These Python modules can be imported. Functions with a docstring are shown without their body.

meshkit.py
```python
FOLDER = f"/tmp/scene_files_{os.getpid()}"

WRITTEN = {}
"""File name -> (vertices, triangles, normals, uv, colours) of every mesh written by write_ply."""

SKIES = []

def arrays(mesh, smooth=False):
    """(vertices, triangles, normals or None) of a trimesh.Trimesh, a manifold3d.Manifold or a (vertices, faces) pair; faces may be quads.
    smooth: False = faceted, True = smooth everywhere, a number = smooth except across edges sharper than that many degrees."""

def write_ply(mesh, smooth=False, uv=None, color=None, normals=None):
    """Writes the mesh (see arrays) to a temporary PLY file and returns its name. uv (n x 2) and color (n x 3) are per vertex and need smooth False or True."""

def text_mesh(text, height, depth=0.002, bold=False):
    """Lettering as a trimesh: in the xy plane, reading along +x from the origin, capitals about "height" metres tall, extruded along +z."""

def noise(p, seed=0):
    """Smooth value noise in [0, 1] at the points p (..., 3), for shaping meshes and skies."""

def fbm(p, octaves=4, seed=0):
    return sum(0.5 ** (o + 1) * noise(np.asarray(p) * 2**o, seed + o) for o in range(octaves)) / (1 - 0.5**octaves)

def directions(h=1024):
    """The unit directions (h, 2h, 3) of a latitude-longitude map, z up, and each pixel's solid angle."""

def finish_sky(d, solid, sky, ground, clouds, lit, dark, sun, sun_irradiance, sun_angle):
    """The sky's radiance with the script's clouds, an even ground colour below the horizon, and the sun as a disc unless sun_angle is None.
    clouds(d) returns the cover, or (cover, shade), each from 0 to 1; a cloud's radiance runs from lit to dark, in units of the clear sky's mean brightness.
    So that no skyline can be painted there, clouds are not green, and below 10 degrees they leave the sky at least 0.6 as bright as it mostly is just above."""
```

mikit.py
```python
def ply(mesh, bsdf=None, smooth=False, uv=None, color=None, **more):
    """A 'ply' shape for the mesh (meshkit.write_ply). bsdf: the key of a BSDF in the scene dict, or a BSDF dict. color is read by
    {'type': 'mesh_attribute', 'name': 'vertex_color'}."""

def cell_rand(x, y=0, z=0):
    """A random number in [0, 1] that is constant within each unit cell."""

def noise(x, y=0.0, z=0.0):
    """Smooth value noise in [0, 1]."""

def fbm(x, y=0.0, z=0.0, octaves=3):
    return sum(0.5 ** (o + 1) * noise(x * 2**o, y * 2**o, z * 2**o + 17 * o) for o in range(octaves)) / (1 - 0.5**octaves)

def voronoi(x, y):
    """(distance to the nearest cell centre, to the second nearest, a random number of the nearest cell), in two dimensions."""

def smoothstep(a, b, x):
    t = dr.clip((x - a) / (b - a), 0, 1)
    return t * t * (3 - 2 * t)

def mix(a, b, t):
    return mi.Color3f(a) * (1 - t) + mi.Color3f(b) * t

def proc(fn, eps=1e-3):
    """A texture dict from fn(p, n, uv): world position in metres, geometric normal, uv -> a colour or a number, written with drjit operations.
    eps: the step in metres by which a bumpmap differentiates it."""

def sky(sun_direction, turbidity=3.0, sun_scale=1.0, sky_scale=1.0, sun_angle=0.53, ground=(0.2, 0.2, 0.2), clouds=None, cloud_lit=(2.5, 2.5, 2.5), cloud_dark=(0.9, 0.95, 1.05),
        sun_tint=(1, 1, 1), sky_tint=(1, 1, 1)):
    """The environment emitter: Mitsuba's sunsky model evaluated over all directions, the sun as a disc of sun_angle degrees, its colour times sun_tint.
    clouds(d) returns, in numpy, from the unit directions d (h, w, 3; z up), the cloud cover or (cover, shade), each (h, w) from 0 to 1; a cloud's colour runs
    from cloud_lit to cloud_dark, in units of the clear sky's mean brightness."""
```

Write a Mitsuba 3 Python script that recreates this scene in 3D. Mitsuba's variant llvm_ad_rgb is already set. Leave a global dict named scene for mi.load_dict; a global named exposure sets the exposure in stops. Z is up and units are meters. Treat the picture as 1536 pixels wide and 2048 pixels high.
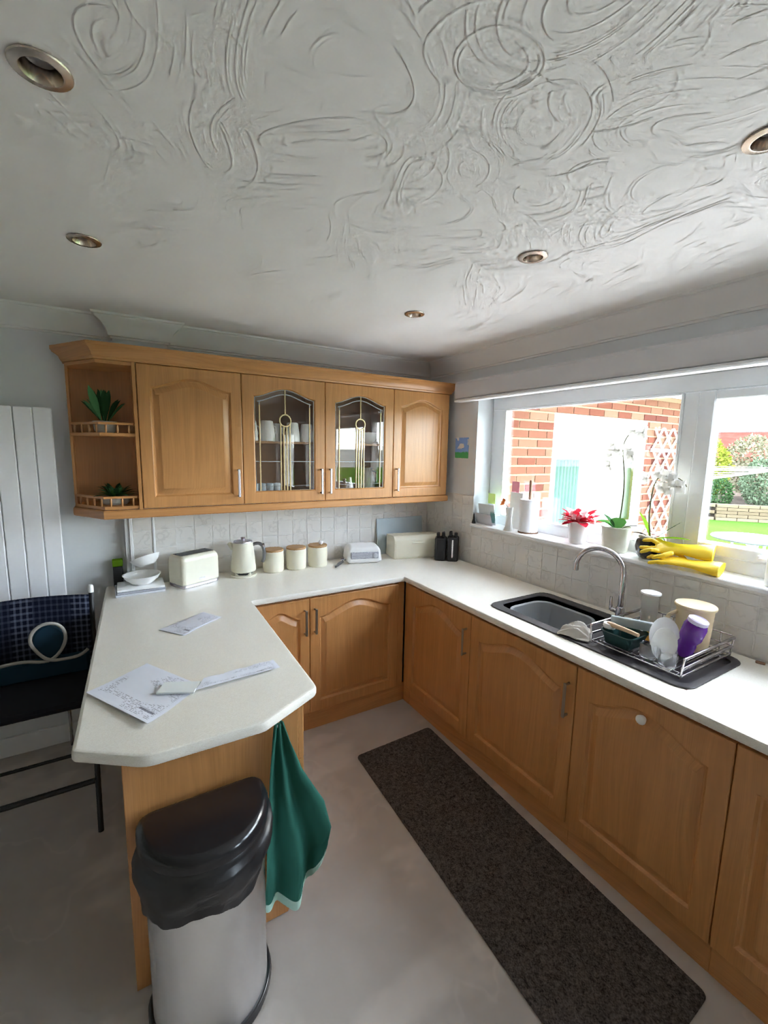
import math, random
import numpy as np, trimesh, drjit as dr, mitsuba as mi, mikit, meshkit
from shapely.geometry import Polygon, box as sbox, Point
from shapely import affinity
T = mi.ScalarTransform4f
rng = np.random.default_rng(7)
random.seed(7)
scene, labels = {}, {}

# ------------------------------------------------------------------ camera, sky, exposure
F_PX, CAM = 875.748, np.array([-2.255, -3.043, 1.769])
yaw, pitch, roll = np.radians([30.896, -8.059, 1.049])
fw = np.array([np.sin(yaw) * np.cos(pitch), np.cos(yaw) * np.cos(pitch), np.sin(pitch)])
r0 = np.array([np.cos(yaw), -np.sin(yaw), 0.0])
u0 = np.cross(r0, fw)
cam_up = -np.sin(roll) * r0 + np.cos(roll) * u0
scene['camera'] = {'type': 'perspective', 'fov': float(np.degrees(2 * np.arctan(768 / F_PX))), 'fov_axis': 'x', 'near_clip': 0.02, 'far_clip': 500.0,
                   'to_world': T().look_at(origin=CAM.tolist(), target=(CAM + fw).tolist(), up=cam_up.tolist())}


def clouds(d):
    n = meshkit.fbm(d * np.array([3.0, 3.0, 7.0]), 4, 3)
    return np.clip(0.15 + 0.6 * n, 0, 1), np.clip(1.1 * n - 0.35, 0, 1) * 0.6


scene['sky'] = mikit.sky((0.85, 0.42, 0.50), turbidity=4.0, sun_scale=0.0, sky_scale=1.0, ground=(0.25, 0.25, 0.22), clouds=clouds,
                         cloud_lit=(1.9, 2.0, 2.02), cloud_dark=(1.2, 1.27, 1.32))
exposure = 7.25

# ------------------------------------------------------------------ materials
P = mikit.proc


def rgb(*c):
    return {'type': 'rgb', 'value': list(map(float, c))}


def mat(name, d):
    scene['mat_' + name] = d


def pr(base, rough=0.5, spec=0.5, two=False, **k):
    d = {'type': 'principled', 'base_color': base if isinstance(base, dict) else rgb(*base), 'roughness': rough, 'specular': spec, **k}
    return {'type': 'twosided', 'b': d} if two else d


def f_wood(vertical, a, b):
    def fn(p, n, uv):
        if vertical:
            l, q = p.z, p.x * 0.93 + p.y * 1.07
        else:
            l, q = p.x * 0.97 + p.y * 1.03, p.z + 0.13 * p.y
        w = mikit.noise(l * 1.7, q * 9.0) * 0.06
        s = mikit.noise(l * 2.2, (q + w) * 70.0)
        t = mikit.noise(l * 11.0, (q + w) * 330.0)
        g = dr.clip(0.55 * s + 0.45 * t, 0, 1)
        return mikit.mix(a, b, g)
    return fn


WA, WB = (0.56, 0.275, 0.100), (0.43, 0.195, 0.066)
mat('wood', pr(P(f_wood(True, WA, WB)), 0.30, 0.5))
mat('wood_long', pr(P(f_wood(False, WA, WB)), 0.30, 0.5))
mat('wood_carcass', pr((0.34, 0.185, 0.085), 0.5))
mat('wood_dark', pr((0.22, 0.12, 0.07), 0.5))
mat('lid_wood', pr((0.42, 0.24, 0.10), 0.5))


def f_ceil(p, n, uv):
    x, y = p.x, p.y
    out = 0
    for k, (sc, fr, th) in enumerate(((2.6, 62.0, 0.50), (4.3, 46.0, 0.56))):
        wx, wy = mikit.noise(x * 3, y * 3, 5 * k) * 0.25, mikit.noise(x * 3 + 9, y * 3 + 4, 5 * k) * 0.25
        d1, d2, r = mikit.voronoi((x + wx) * sc + 7 * k, (y + wy) * sc)
        q = d1 * fr / sc * 2.6 + 0.35 * mikit.noise(x * 16, y * 16)
        i = dr.floor(q)
        prof = dr.sin(3.14159 * (q - i))
        amp = mikit.smoothstep(0.35, 0.95, mikit.cell_rand(i, r * 977))
        arc = mikit.smoothstep(th - 0.03, th + 0.10, mikit.noise(x * 9 + i * 1.7, y * 9 + r * 31))
        out = out + prof * prof * amp * arc * mikit.smoothstep(0.05, 0.15, d1)
    grit = mikit.smoothstep(0.66, 0.86, mikit.fbm(x * 30, y * 30, octaves=3))
    return out + 0.8 * grit * mikit.smoothstep(0.4, 0.6, mikit.noise(x * 4, y * 4 + 3)) + 0.18 * mikit.noise(x * 60, y * 60)


mat('ceiling', {'type': 'bumpmap', 'bump': P(f_ceil, 0.002), 'scale': 0.0031, 'b': {'type': 'diffuse', 'reflectance': rgb(0.84, 0.82, 0.80)}})
mat('wall', {'type': 'diffuse', 'reflectance': rgb(0.66, 0.68, 0.69)})
mat('coving', {'type': 'diffuse', 'reflectance': rgb(0.76, 0.75, 0.74)})
mat('white_paint', pr((0.74, 0.75, 0.76), 0.4))
mat('upvc', pr((0.80, 0.81, 0.82), 0.3))
mat('radiator', pr((0.80, 0.80, 0.83), 0.35))
mat('blind', pr((0.60, 0.59, 0.60), 0.8, 0.2))


def f_floor(p, n, uv):
    a = mikit.fbm(p.x * 1.6 + 3, p.y * 1.6, octaves=4)
    b = mikit.fbm(p.x * 7, p.y * 5 + 2 * a, octaves=4)
    v = mikit.smoothstep(0.46, 0.5, mikit.fbm(p.x * 2.6 + 7, p.y * 2.6 + b, octaves=4)) * mikit.smoothstep(0.56, 0.5, mikit.fbm(p.x * 2.6 + 7, p.y * 2.6 + b, octaves=4))
    c = mikit.mix((0.35, 0.312, 0.285), (0.49, 0.455, 0.425), dr.clip(0.5 * a + 0.5 * b, 0, 1))
    return c * (1 + 0.08 * v + 0.22 * mikit.smoothstep(0.52, 0.75, mikit.fbm(p.x * 3.1 + 1, p.y * 5.3, octaves=4)))


mat('floor', pr(P(f_floor), 0.34, 0.55))


def f_top(p, n, uv):
    s = mikit.noise(p.x * 420, p.y * 420, p.z * 420)
    return mikit.mix((0.70, 0.67, 0.60), (0.79, 0.77, 0.71), s)


mat('worktop', pr(P(f_top), 0.27, 0.5))


def f_tile(p, n, uv):
    q = p.x + p.y
    i, k = dr.floor(q / 0.11), dr.floor((p.z - 0.928) / 0.11)
    o = mikit.cell_rand(i, k) * 20
    v = mikit.fbm(q * 14 + o, p.z * 14 + o, octaves=4)
    vein = mikit.smoothstep(0.07, 0.0, dr.abs(v - 0.5))
    return mikit.mix((0.68, 0.655, 0.62), (0.47, 0.45, 0.42), vein * 0.45 * mikit.smoothstep(0.35, 0.7, mikit.noise(q * 9 + o, p.z * 9)))


mat('tile', pr(P(f_tile), 0.3, 0.5))
mat('grout', {'type': 'diffuse', 'reflectance': rgb(0.72, 0.70, 0.67)})


def f_rug(p, n, uv):
    a = mikit.noise(p.x * 260, p.y * 260)
    b = mikit.noise(p.x * 90, p.y * 90)
    return mikit.mix((0.022, 0.019, 0.018), (0.13, 0.115, 0.105), dr.clip(a * 0.75 + b * 0.5 - 0.15, 0, 1))


mat('rug', pr(P(f_rug), 0.95, 0.1))
mat('chrome', {'type': 'roughconductor', 'material': 'Cr', 'alpha': 0.06})
mat('satin', {'type': 'roughconductor', 'material': 'Cr', 'alpha': 0.22})
mat('spot_metal', {'type': 'roughconductor', 'specular_reflectance': rgb(0.62, 0.53, 0.45), 'alpha': 0.14})
mat('steel', {'type': 'roughconductor', 'specular_reflectance': rgb(0.86, 0.86, 0.87), 'alpha': 0.30})
mat('bronze', pr((0.30, 0.26, 0.22), 0.35, metallic=0.9))
mat('gold', pr((0.70, 0.56, 0.33), 0.35, metallic=0.75))
mat('lead', pr((0.42, 0.41, 0.40), 0.4, metallic=0.4))
mat('black_gloss', pr((0.012, 0.012, 0.014), 0.16, 0.6))
mat('black', pr((0.016, 0.016, 0.018), 0.45))
mat('black_bag', pr((0.012, 0.012, 0.013), 0.3, 0.6, two=True))
mat('black_fabric', pr((0.012, 0.013, 0.018), 0.9, 0.2))
mat('sink', pr((0.030, 0.027, 0.030), 0.38))
mat('gray_plastic', pr((0.26, 0.27, 0.28), 0.4))
mat('cream', pr((0.74, 0.71, 0.58), 0.28))
mat('cream_matt', pr((0.74, 0.70, 0.56), 0.5))
mat('beige', pr((0.60, 0.47, 0.30), 0.4))
mat('white', pr((0.82, 0.82, 0.81), 0.25))
mat('white_matt', pr((0.80, 0.80, 0.80), 0.7))
mat('gray_matt', pr((0.32, 0.33, 0.37), 0.5))
mat('gray_light', pr((0.55, 0.56, 0.60), 0.5))
mat('steel_dark', pr((0.20, 0.20, 0.21), 0.3, metallic=0.8))
mat('glass', {'type': 'dielectric', 'int_ior': 1.45})
mat('pane', {'type': 'thindielectric', 'int_ior': 1.5})
mat('frost', pr((0.72, 0.77, 0.78), 0.2))
mat('towel', pr((0.030, 0.125, 0.095), 0.95, 0.1, two=True))
mat('towel_pale', pr((0.42, 0.60, 0.52), 0.95, 0.1, two=True))
mat('yellow', pr((0.80, 0.54, 0.02), 0.42, two=True))
mat('orange_cloth', pr((0.70, 0.38, 0.07), 0.9, 0.1, two=True))
mat('cloth_gray', pr((0.52, 0.48, 0.43), 0.9, 0.1, two=True))
mat('purple', pr((0.115, 0.022, 0.27), 0.25))
mat('lilac', pr((0.66, 0.60, 0.82), 0.3))
mat('green_dark', pr((0.018, 0.050, 0.048), 0.25))
mat('green', pr((0.03, 0.20, 0.07), 0.5))
mat('pale_blue', pr((0.45, 0.52, 0.55), 0.4))
mat('brush_wood', pr((0.58, 0.40, 0.26), 0.6))
mat('teal', pr((0.008, 0.030, 0.050), 0.8, 0.2))
mat('cord', pr((0.36, 0.34, 0.31), 0.8))
mat('leaf', {'type': 'principledthin', 'base_color': rgb(0.070, 0.190, 0.045), 'roughness': 0.5, 'diff_trans': 0.35})
mat('leaf_dark', {'type': 'principledthin', 'base_color': rgb(0.026, 0.070, 0.030), 'roughness': 0.5, 'diff_trans': 0.35})
mat('leaf_pale', {'type': 'principledthin', 'base_color': rgb(0.10, 0.26, 0.11), 'roughness': 0.5, 'diff_trans': 0.35})
mat('leaf_bright', {'type': 'principledthin', 'base_color': rgb(0.22, 0.42, 0.03), 'roughness': 0.5, 'diff_trans': 0.9})
mat('petal', {'type': 'principledthin', 'base_color': rgb(0.80, 0.79, 0.76), 'roughness': 0.5, 'diff_trans': 0.35})
mat('red', {'type': 'principledthin', 'base_color': rgb(0.50, 0.025, 0.045), 'roughness': 0.5, 'diff_trans': 0.35})
mat('pink', {'type': 'principledthin', 'base_color': rgb(0.80, 0.42, 0.44), 'roughness': 0.5, 'diff_trans': 0.35})
mat('stem', pr((0.10, 0.10, 0.05), 0.6))
mat('soil', pr((0.035, 0.026, 0.02), 0.9, 0.1))
mat('pebble', pr((0.50, 0.47, 0.43), 0.8))
mat('pot_cream', pr((0.76, 0.74, 0.62), 0.35))
mat('note_lime', pr((0.62, 0.80, 0.25), 0.8, two=True))
mat('note_pink', pr((0.88, 0.36, 0.46), 0.8, two=True))
mat('orange', pr((0.75, 0.20, 0.03), 0.5, two=True))


def f_print(p, n, uv):
    rows = mikit.smoothstep(0.1, 0.5, dr.sin(uv.y * 240))
    words = mikit.smoothstep(0.42, 0.55, mikit.noise(uv.x * 60, dr.floor(uv.y * 38.2) * 7.3))
    block = mikit.smoothstep(0.45, 0.5, mikit.noise(uv.x * 3.1 + 2, uv.y * 4.3 + 1))
    edge = mikit.smoothstep(0.04, 0.07, uv.x) * mikit.smoothstep(0.96, 0.93, uv.x) * mikit.smoothstep(0.03, 0.06, uv.y) * mikit.smoothstep(0.97, 0.94, uv.y)
    bar = mikit.smoothstep(0.70, 0.71, uv.x) * mikit.smoothstep(0.93, 0.92, uv.x) * mikit.smoothstep(0.16, 0.165, uv.y) * mikit.smoothstep(0.205, 0.20, uv.y)
    ink = dr.clip(rows * words * block * edge * 0.75 + bar * 0.85, 0, 1)
    return mikit.mix((0.74, 0.76, 0.84), (0.16, 0.16, 0.20), ink)


mat('paper', {'type': 'twosided', 'b': {'type': 'diffuse', 'reflectance': P(f_print)}})


def f_plaid(p, n, uv):
    a = mikit.smoothstep(0.78, 0.9, dr.abs(dr.sin(uv.x * 3.14159 * 22)))
    b = mikit.smoothstep(0.78, 0.9, dr.abs(dr.sin(uv.y * 3.14159 * 12)))
    big = mikit.smoothstep(0.35, 0.55, dr.sin(uv.x * 3.14159 * 4.4 + 1.2)) * 0.7 + 0.3
    return mikit.mix((0.008, 0.010, 0.020), (0.10, 0.11, 0.15), dr.clip(0.5 * (a + b) * big, 0, 1))


mat('plaid', {'type': 'twosided', 'b': {'type': 'diffuse', 'reflectance': P(f_plaid)}})


def f_card(p, n, uv):
    a = mikit.smoothstep(0.45, 0.6, mikit.noise(uv.x * 6, uv.y * 5 + 3)) * mikit.smoothstep(0.75, 0.55, uv.y) * mikit.smoothstep(0.05, 0.15, uv.y)
    return mikit.mix((0.76, 0.80, 0.80), (0.16, 0.30, 0.27), a)


mat('card_print', {'type': 'twosided', 'b': {'type': 'diffuse', 'reflectance': P(f_card)}})


def f_leaflet(p, n, uv):
    c = mikit.mix((0.25, 0.42, 0.80), (0.10, 0.42, 0.16), mikit.smoothstep(0.36, 0.28, uv.y + 0.05 * mikit.noise(uv.x * 8)))
    return mikit.mix(c, (0.78, 0.80, 0.85), mikit.smoothstep(0.62, 0.7, mikit.noise(uv.x * 5 + 3, uv.y * 9)) * mikit.smoothstep(0.42, 0.5, uv.y))


mat('leaflet', {'type': 'twosided', 'b': {'type': 'diffuse', 'reflectance': P(f_leaflet)}})
# outdoors
BR = [(0.46, 0.20, 0.13), (0.50, 0.23, 0.15), (0.40, 0.15, 0.10), (0.54, 0.28, 0.18), (0.33, 0.12, 0.09), (0.58, 0.32, 0.21)]
for i, c in enumerate(BR):
    mat('brick_%d' % i, {'type': 'diffuse', 'reflectance': rgb(*[q * 0.30 for q in c])})
mat('mortar', {'type': 'diffuse', 'reflectance': rgb(0.26, 0.175, 0.112)})


def f_grass(p, n, uv):
    a = mikit.fbm(p.x * 1.2, p.y * 1.2, octaves=3)
    b = mikit.noise(p.x * 30, p.y * 30)
    return mikit.mix((0.035, 0.09, 0.012), (0.06, 0.125, 0.020), dr.clip(0.6 * a + 0.4 * b, 0, 1))


mat('grass', {'type': 'diffuse', 'reflectance': P(f_grass)})
mat('paving', {'type': 'diffuse', 'reflectance': rgb(0.58, 0.56, 0.53)})


def f_block(p, n, uv):
    i = dr.floor((p.z + 0.15) / 0.1)
    k = dr.floor((p.x + p.y) / 0.3 + 0.5 * i)
    return mikit.mix((0.12, 0.088, 0.055), (0.17, 0.13, 0.085), mikit.cell_rand(i, k))


mat('garden_stone', {'type': 'diffuse', 'reflectance': P(f_block)})
mat('fence', {'type': 'diffuse', 'reflectance': rgb(0.20, 0.15, 0.12)})


def f_roof(p, n, uv):
    r = mikit.noise(p.y * 4.0, p.x * 4.0)
    return mikit.mix((0.09, 0.027, 0.020), (0.115, 0.040, 0.030), r)


mat('roof', {'type': 'diffuse', 'reflectance': P(f_roof)})
for nm, c in dict(shrub_yellow=(0.16, 0.175, 0.025), shrub_cream=(0.18, 0.165, 0.105), shrub_green=(0.035, 0.07, 0.025), shrub_sage=(0.09, 0.115, 0.07)).items():
    mat(nm, {'type': 'twosided', 'b': {'type': 'diffuse', 'reflectance': rgb(*c)}})
mat('net', {'type': 'twosided', 'b': {'type': 'diffuse', 'reflectance': rgb(0.20, 0.205, 0.19)}})
mat('net_cyan', {'type': 'twosided', 'b': {'type': 'diffuse', 'reflectance': rgb(0.13, 0.20, 0.20)}})
mat('metal_gray', pr((0.40, 0.43, 0.45), 0.5))
mat('slate', pr((0.13, 0.15, 0.16), 0.6))
mat('dark_blind', pr((0.10, 0.12, 0.13), 0.8))

# ------------------------------------------------------------------ helpers
used = {}


def outward(m):
    """closed meshes face outwards"""
    if m.volume < 0:
        w = m.copy()
        w.merge_vertices()
        if w.is_watertight:
            m = m.copy()
            m.invert()
    return m


def numbered(k):
    if k not in used:
        used[k] = 0
        return k
    used[k] += 1
    return '%s_%03d' % (k, used[k])


def tag(k, label=None, cat=None, group=None, kind=None):
    d = {a: b for a, b in (('label', label), ('category', cat), ('group', group), ('kind', kind)) if b}
    if d:
        labels[k] = d


def thing(name, label, cat, group=None):
    k = numbered(name)
    tag(k, label, cat, group)
    return k


def part(par, name, mesh, m, smooth=40, label=None, kind=None, uv=None, **kw):
    k = numbered(par + '__' + name)
    scene[k] = mikit.ply(outward(mesh), 'mat_' + m, True if uv is not None else smooth, uv=uv, **kw)
    tag(k, label, None, None, kind)
    return k


def solo(name, label, cat, mesh, m, smooth=40, group=None, kind=None, uv=None):
    k = numbered(name)
    scene[k] = mikit.ply(outward(mesh), 'mat_' + m, True if uv is not None else smooth, uv=uv)
    tag(k, label, cat, group, kind)
    return k


def struct(name, mesh, m, label=None, smooth=False):
    k = numbered(name)
    scene[k] = mikit.ply(outward(mesh), 'mat_' + m, smooth)
    tag(k, label, None, None, 'structure')
    return k


def cat(*ms):
    out = []
    for m in ms:
        out += list(m) if isinstance(m, (list, tuple)) else [m]
    return trimesh.util.concatenate(out)


def bx(x0, x1, y0, y1, z0, z1, b=0.0):
    lo, hi = np.minimum([x0, y0, z0], [x1, y1, z1]), np.maximum([x0, y0, z0], [x1, y1, z1])
    if b <= 0:
        return trimesh.creation.box(bounds=[lo, hi])
    b = min(b, 0.49 * float((hi - lo).min()))
    pts = []
    for s in np.ndindex(2, 2, 2):
        c = np.where(np.array(s) == 0, lo, hi)
        i = np.where(np.array(s) == 0, 1, -1)
        for k in range(3):
            q = c + b * i
            q[k] = c[k]
            pts.append(q)
    return trimesh.convex.convex_hull(np.array(pts))


def rbox(x0, x1, y0, y1, z0, z1, r, seg=5, axis='z', b=0.003):
    """rounded-corner prism with small chamfered rims"""
    pol = sbox(x0 + r, y0 + r, x1 - r, y1 - r).buffer(r, quad_segs=seg) if axis == 'z' else None
    return prism(pol, z0, z1, b)


def ring(pol):
    p = np.array(pol.exterior.coords)[:-1]
    return p if pol.exterior.is_ccw else p[::-1]


def inset_pts(p, d):
    a, c = np.roll(p, 1, 0), np.roll(p, -1, 0)
    e1, e2 = p - a, c - p
    e1 = e1 / (np.linalg.norm(e1, axis=1, keepdims=True) + 1e-12)
    e2 = e2 / (np.linalg.norm(e2, axis=1, keepdims=True) + 1e-12)
    n1, n2 = np.stack([-e1[:, 1], e1[:, 0]], 1), np.stack([-e2[:, 1], e2[:, 0]], 1)
    m = n1 + n2
    k = (m * n1).sum(1, keepdims=True)
    return p + d * m / np.maximum(k, 0.25)


def shrink(p, d):
    c, h = (p.max(0) + p.min(0)) / 2, (p.max(0) - p.min(0)) / 2
    return c + (p - c) * (h - d) / h


def tri2d(pol):
    v, f = trimesh.creation.triangulate_polygon(pol, engine='earcut')
    v, f = np.array(v), np.array(f)
    a = v[f]
    s = np.cross(a[:, 1] - a[:, 0], a[:, 2] - a[:, 0])
    f[s < 0] = f[s < 0][:, ::-1]
    return v, f


def loft(rings, cap0=True, cap1=True, closed=True):
    """rings: list of (n,3) CCW seen from the end towards which the loft runs"""
    n = len(rings[0])
    v = np.vstack(rings)
    f = []
    for k in range(len(rings) - 1):
        for i in range(n if closed else n - 1):
            j = (i + 1) % n
            a, b, c, d = k * n + i, k * n + j, (k + 1) * n + j, (k + 1) * n + i
            f += [[a, b, c], [a, c, d]]
    if cap0:
        v = np.vstack([v, rings[0].mean(0)])
        f += [[len(v) - 1, (i + 1) % n, i] for i in range(n)]
    if cap1:
        o = (len(rings) - 1) * n
        v = np.vstack([v, rings[-1].mean(0)])
        f += [[len(v) - 1, o + i, o + (i + 1) % n] for i in range(n)]
    return trimesh.Trimesh(v, np.array(f), process=False)


def prism(pol, z0, z1, b=0.0, bb=None):
    """vertical extrusion of a shapely polygon (holes allowed) with chamfers b at the top and bb at the bottom"""
    ms = []
    bb = b if bb is None else bb
    prof = [(bb, z0), (0, z0 + bb), (0, z1 - b), (b, z1)]
    rs = [(ring(pol), 1)] + [(np.array(h.coords)[:-1], -1) for h in pol.interiors]
    top, bot = None, None
    tops, bots = [], []
    for p, s in rs:
        if s < 0 and Polygon(p).exterior.is_ccw:
            p = p[::-1]
        q = [np.column_stack([inset_pts(p, d), np.full(len(p), z)]) for d, z in prof]
        ms.append(loft(q, False, False))
        bots.append(q[0][:, :2])
        tops.append(q[-1][:, :2])
    for pts, z, up in ((tops, z1, 1), (bots, z0, 0)):
        v, f = tri2d(Polygon(pts[0], pts[1:]))
        ms.append(trimesh.Trimesh(np.column_stack([v, np.full(len(v), z)]), f if up else f[:, ::-1], process=False))
    m = cat(ms)
    m.merge_vertices()
    return m


def lathe(prof, n=32, c=(0, 0, 0), axis=None):
    """prof: (r, z) from the bottom outside upwards; closed by the axis where r = 0"""
    a = np.arange(n) * 2 * np.pi / n
    rs = [np.column_stack([r * np.cos(a), r * np.sin(a), np.full(n, z)]) for r, z in prof]
    m = loft(rs, prof[0][0] > 1e-6, prof[-1][0] > 1e-6)
    m.merge_vertices()
    m.update_faces(m.nondegenerate_faces())
    if axis is not None:
        m.apply_transform(trimesh.geometry.align_vectors([0, 0, 1], np.asarray(axis, float)))
    m.apply_translation(c)
    return m


def tube(pts, r, n=10, closed=False):
    p = np.asarray(pts, float)
    t = (np.roll(p, -1, 0) - np.roll(p, 1, 0)) if closed else np.gradient(p, axis=0)
    t /= np.linalg.norm(t, axis=1, keepdims=True) + 1e-12
    a = np.cross(t[0], [0, 0, 1.0] if abs(t[0][2]) < 0.9 else [1.0, 0, 0])
    rs, ang = [], np.arange(n) * 2 * np.pi / n
    r = np.broadcast_to(r, (len(p),))
    for i in range(len(p)):
        a = a - (a @ t[i]) * t[i]
        a /= np.linalg.norm(a)
        b = np.cross(t[i], a)
        rs.append(p[i] + r[i] * (np.cos(ang)[:, None] * a + np.sin(ang)[:, None] * b))
    if closed:
        rs.append(rs[0])
    m = loft(rs, not closed, not closed)
    if closed:
        m.merge_vertices()
    return m


def bez(*c, n=14):
    c = np.asarray(c, float)
    t = np.linspace(0, 1, n)[:, None]
    k = len(c) - 1
    return sum(math.comb(k, i) * t ** i * (1 - t) ** (k - i) * c[i] for i in range(k + 1))


def smoothpath(pts, n=8):
    from scipy.interpolate import CubicSpline
    p = np.asarray(pts, float)
    s = np.r_[0, np.cumsum(np.linalg.norm(np.diff(p, axis=0), axis=1))]
    return CubicSpline(s, p)(np.linspace(0, s[-1], n * (len(p) - 1) + 1))


def place(m, o, U, V, W):
    M = np.eye(4)
    M[:3, 0], M[:3, 1], M[:3, 2], M[:3, 3] = U, V, W, o
    m = m.copy()
    m.apply_transform(M)
    return m


def rotz(m, deg, c):
    m = m.copy()
    m.apply_transform(trimesh.transformations.rotation_matrix(np.radians(deg), [0, 0, 1], c))
    return m


def grid(fn, nu, nv):
    """(mesh, uv) of the sheet fn(u, v) -> xyz"""
    u, v = np.meshgrid(np.linspace(0, 1, nu), np.linspace(0, 1, nv), indexing='ij')
    p = np.stack(fn(u, v), -1).reshape(-1, 3)
    i, j = np.meshgrid(np.arange(nu - 1), np.arange(nv - 1), indexing='ij')
    a = (i * nv + j).ravel()
    f = np.vstack([np.column_stack([a, a + nv, a + nv + 1]), np.column_stack([a, a + nv + 1, a + 1])])
    return trimesh.Trimesh(p, f, process=False), np.column_stack([u.ravel(), v.ravel()])


def solid_sheet(fn, nu, nv, th):
    """a sheet with thickness th along its normal"""
    m, uv = grid(fn, nu, nv)
    n = m.vertex_normals
    k = len(m.vertices)
    v = np.vstack([m.vertices + n * th / 2, m.vertices - n * th / 2])
    f = [m.faces, m.faces[:, ::-1] + k]
    idx = np.arange(nu * nv).reshape(nu, nv)
    loop = np.r_[idx[:, 0], idx[-1, 1:], idx[-2::-1, -1], idx[0, -2:0:-1]]
    nx = np.roll(loop, -1)
    f += [np.column_stack([loop, loop + k, nx + k]), np.column_stack([loop, nx + k, nx])]
    return trimesh.Trimesh(v, np.vstack(f), process=False), np.vstack([uv, uv])


def leaf(base, d, length, width, droop=0.3, fold=0.25, up=(0, 0, 1), n=9, tip=0.9):
    """one blade: starts at base, leaves along d and bends down"""
    d = np.asarray(d, float) / np.linalg.norm(d)
    s = np.cross(d, up)
    s = s / np.linalg.norm(s) if np.linalg.norm(s) > 1e-6 else np.array([1.0, 0, 0])
    h = np.cross(s, d)
    t = np.linspace(0, 1, n)
    c = np.asarray(base) + length * (t[:, None] * d - droop * (t ** 2)[:, None] * np.array([0, 0, 1.0]))
    w = width / 2 * np.sin(np.pi * np.clip(t, 0.02, 1) ** tip) ** 0.8
    w[-1] = 0.0004
    L, R = c + w[:, None] * (s + fold * h), c - w[:, None] * (s - fold * h)
    v = np.vstack([L, c, R])
    f = []
    for i in range(n - 1):
        for o in (0, n):
            f += [[o + i, o + n + i, o + n + i + 1], [o + i, o + n + i + 1, o + i + 1]]
    return trimesh.Trimesh(v, np.array(f), process=False)


Z = np.array([0, 0, 1.0])
WT, H = 0.928, 2.477          # worktop height, ceiling height

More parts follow.
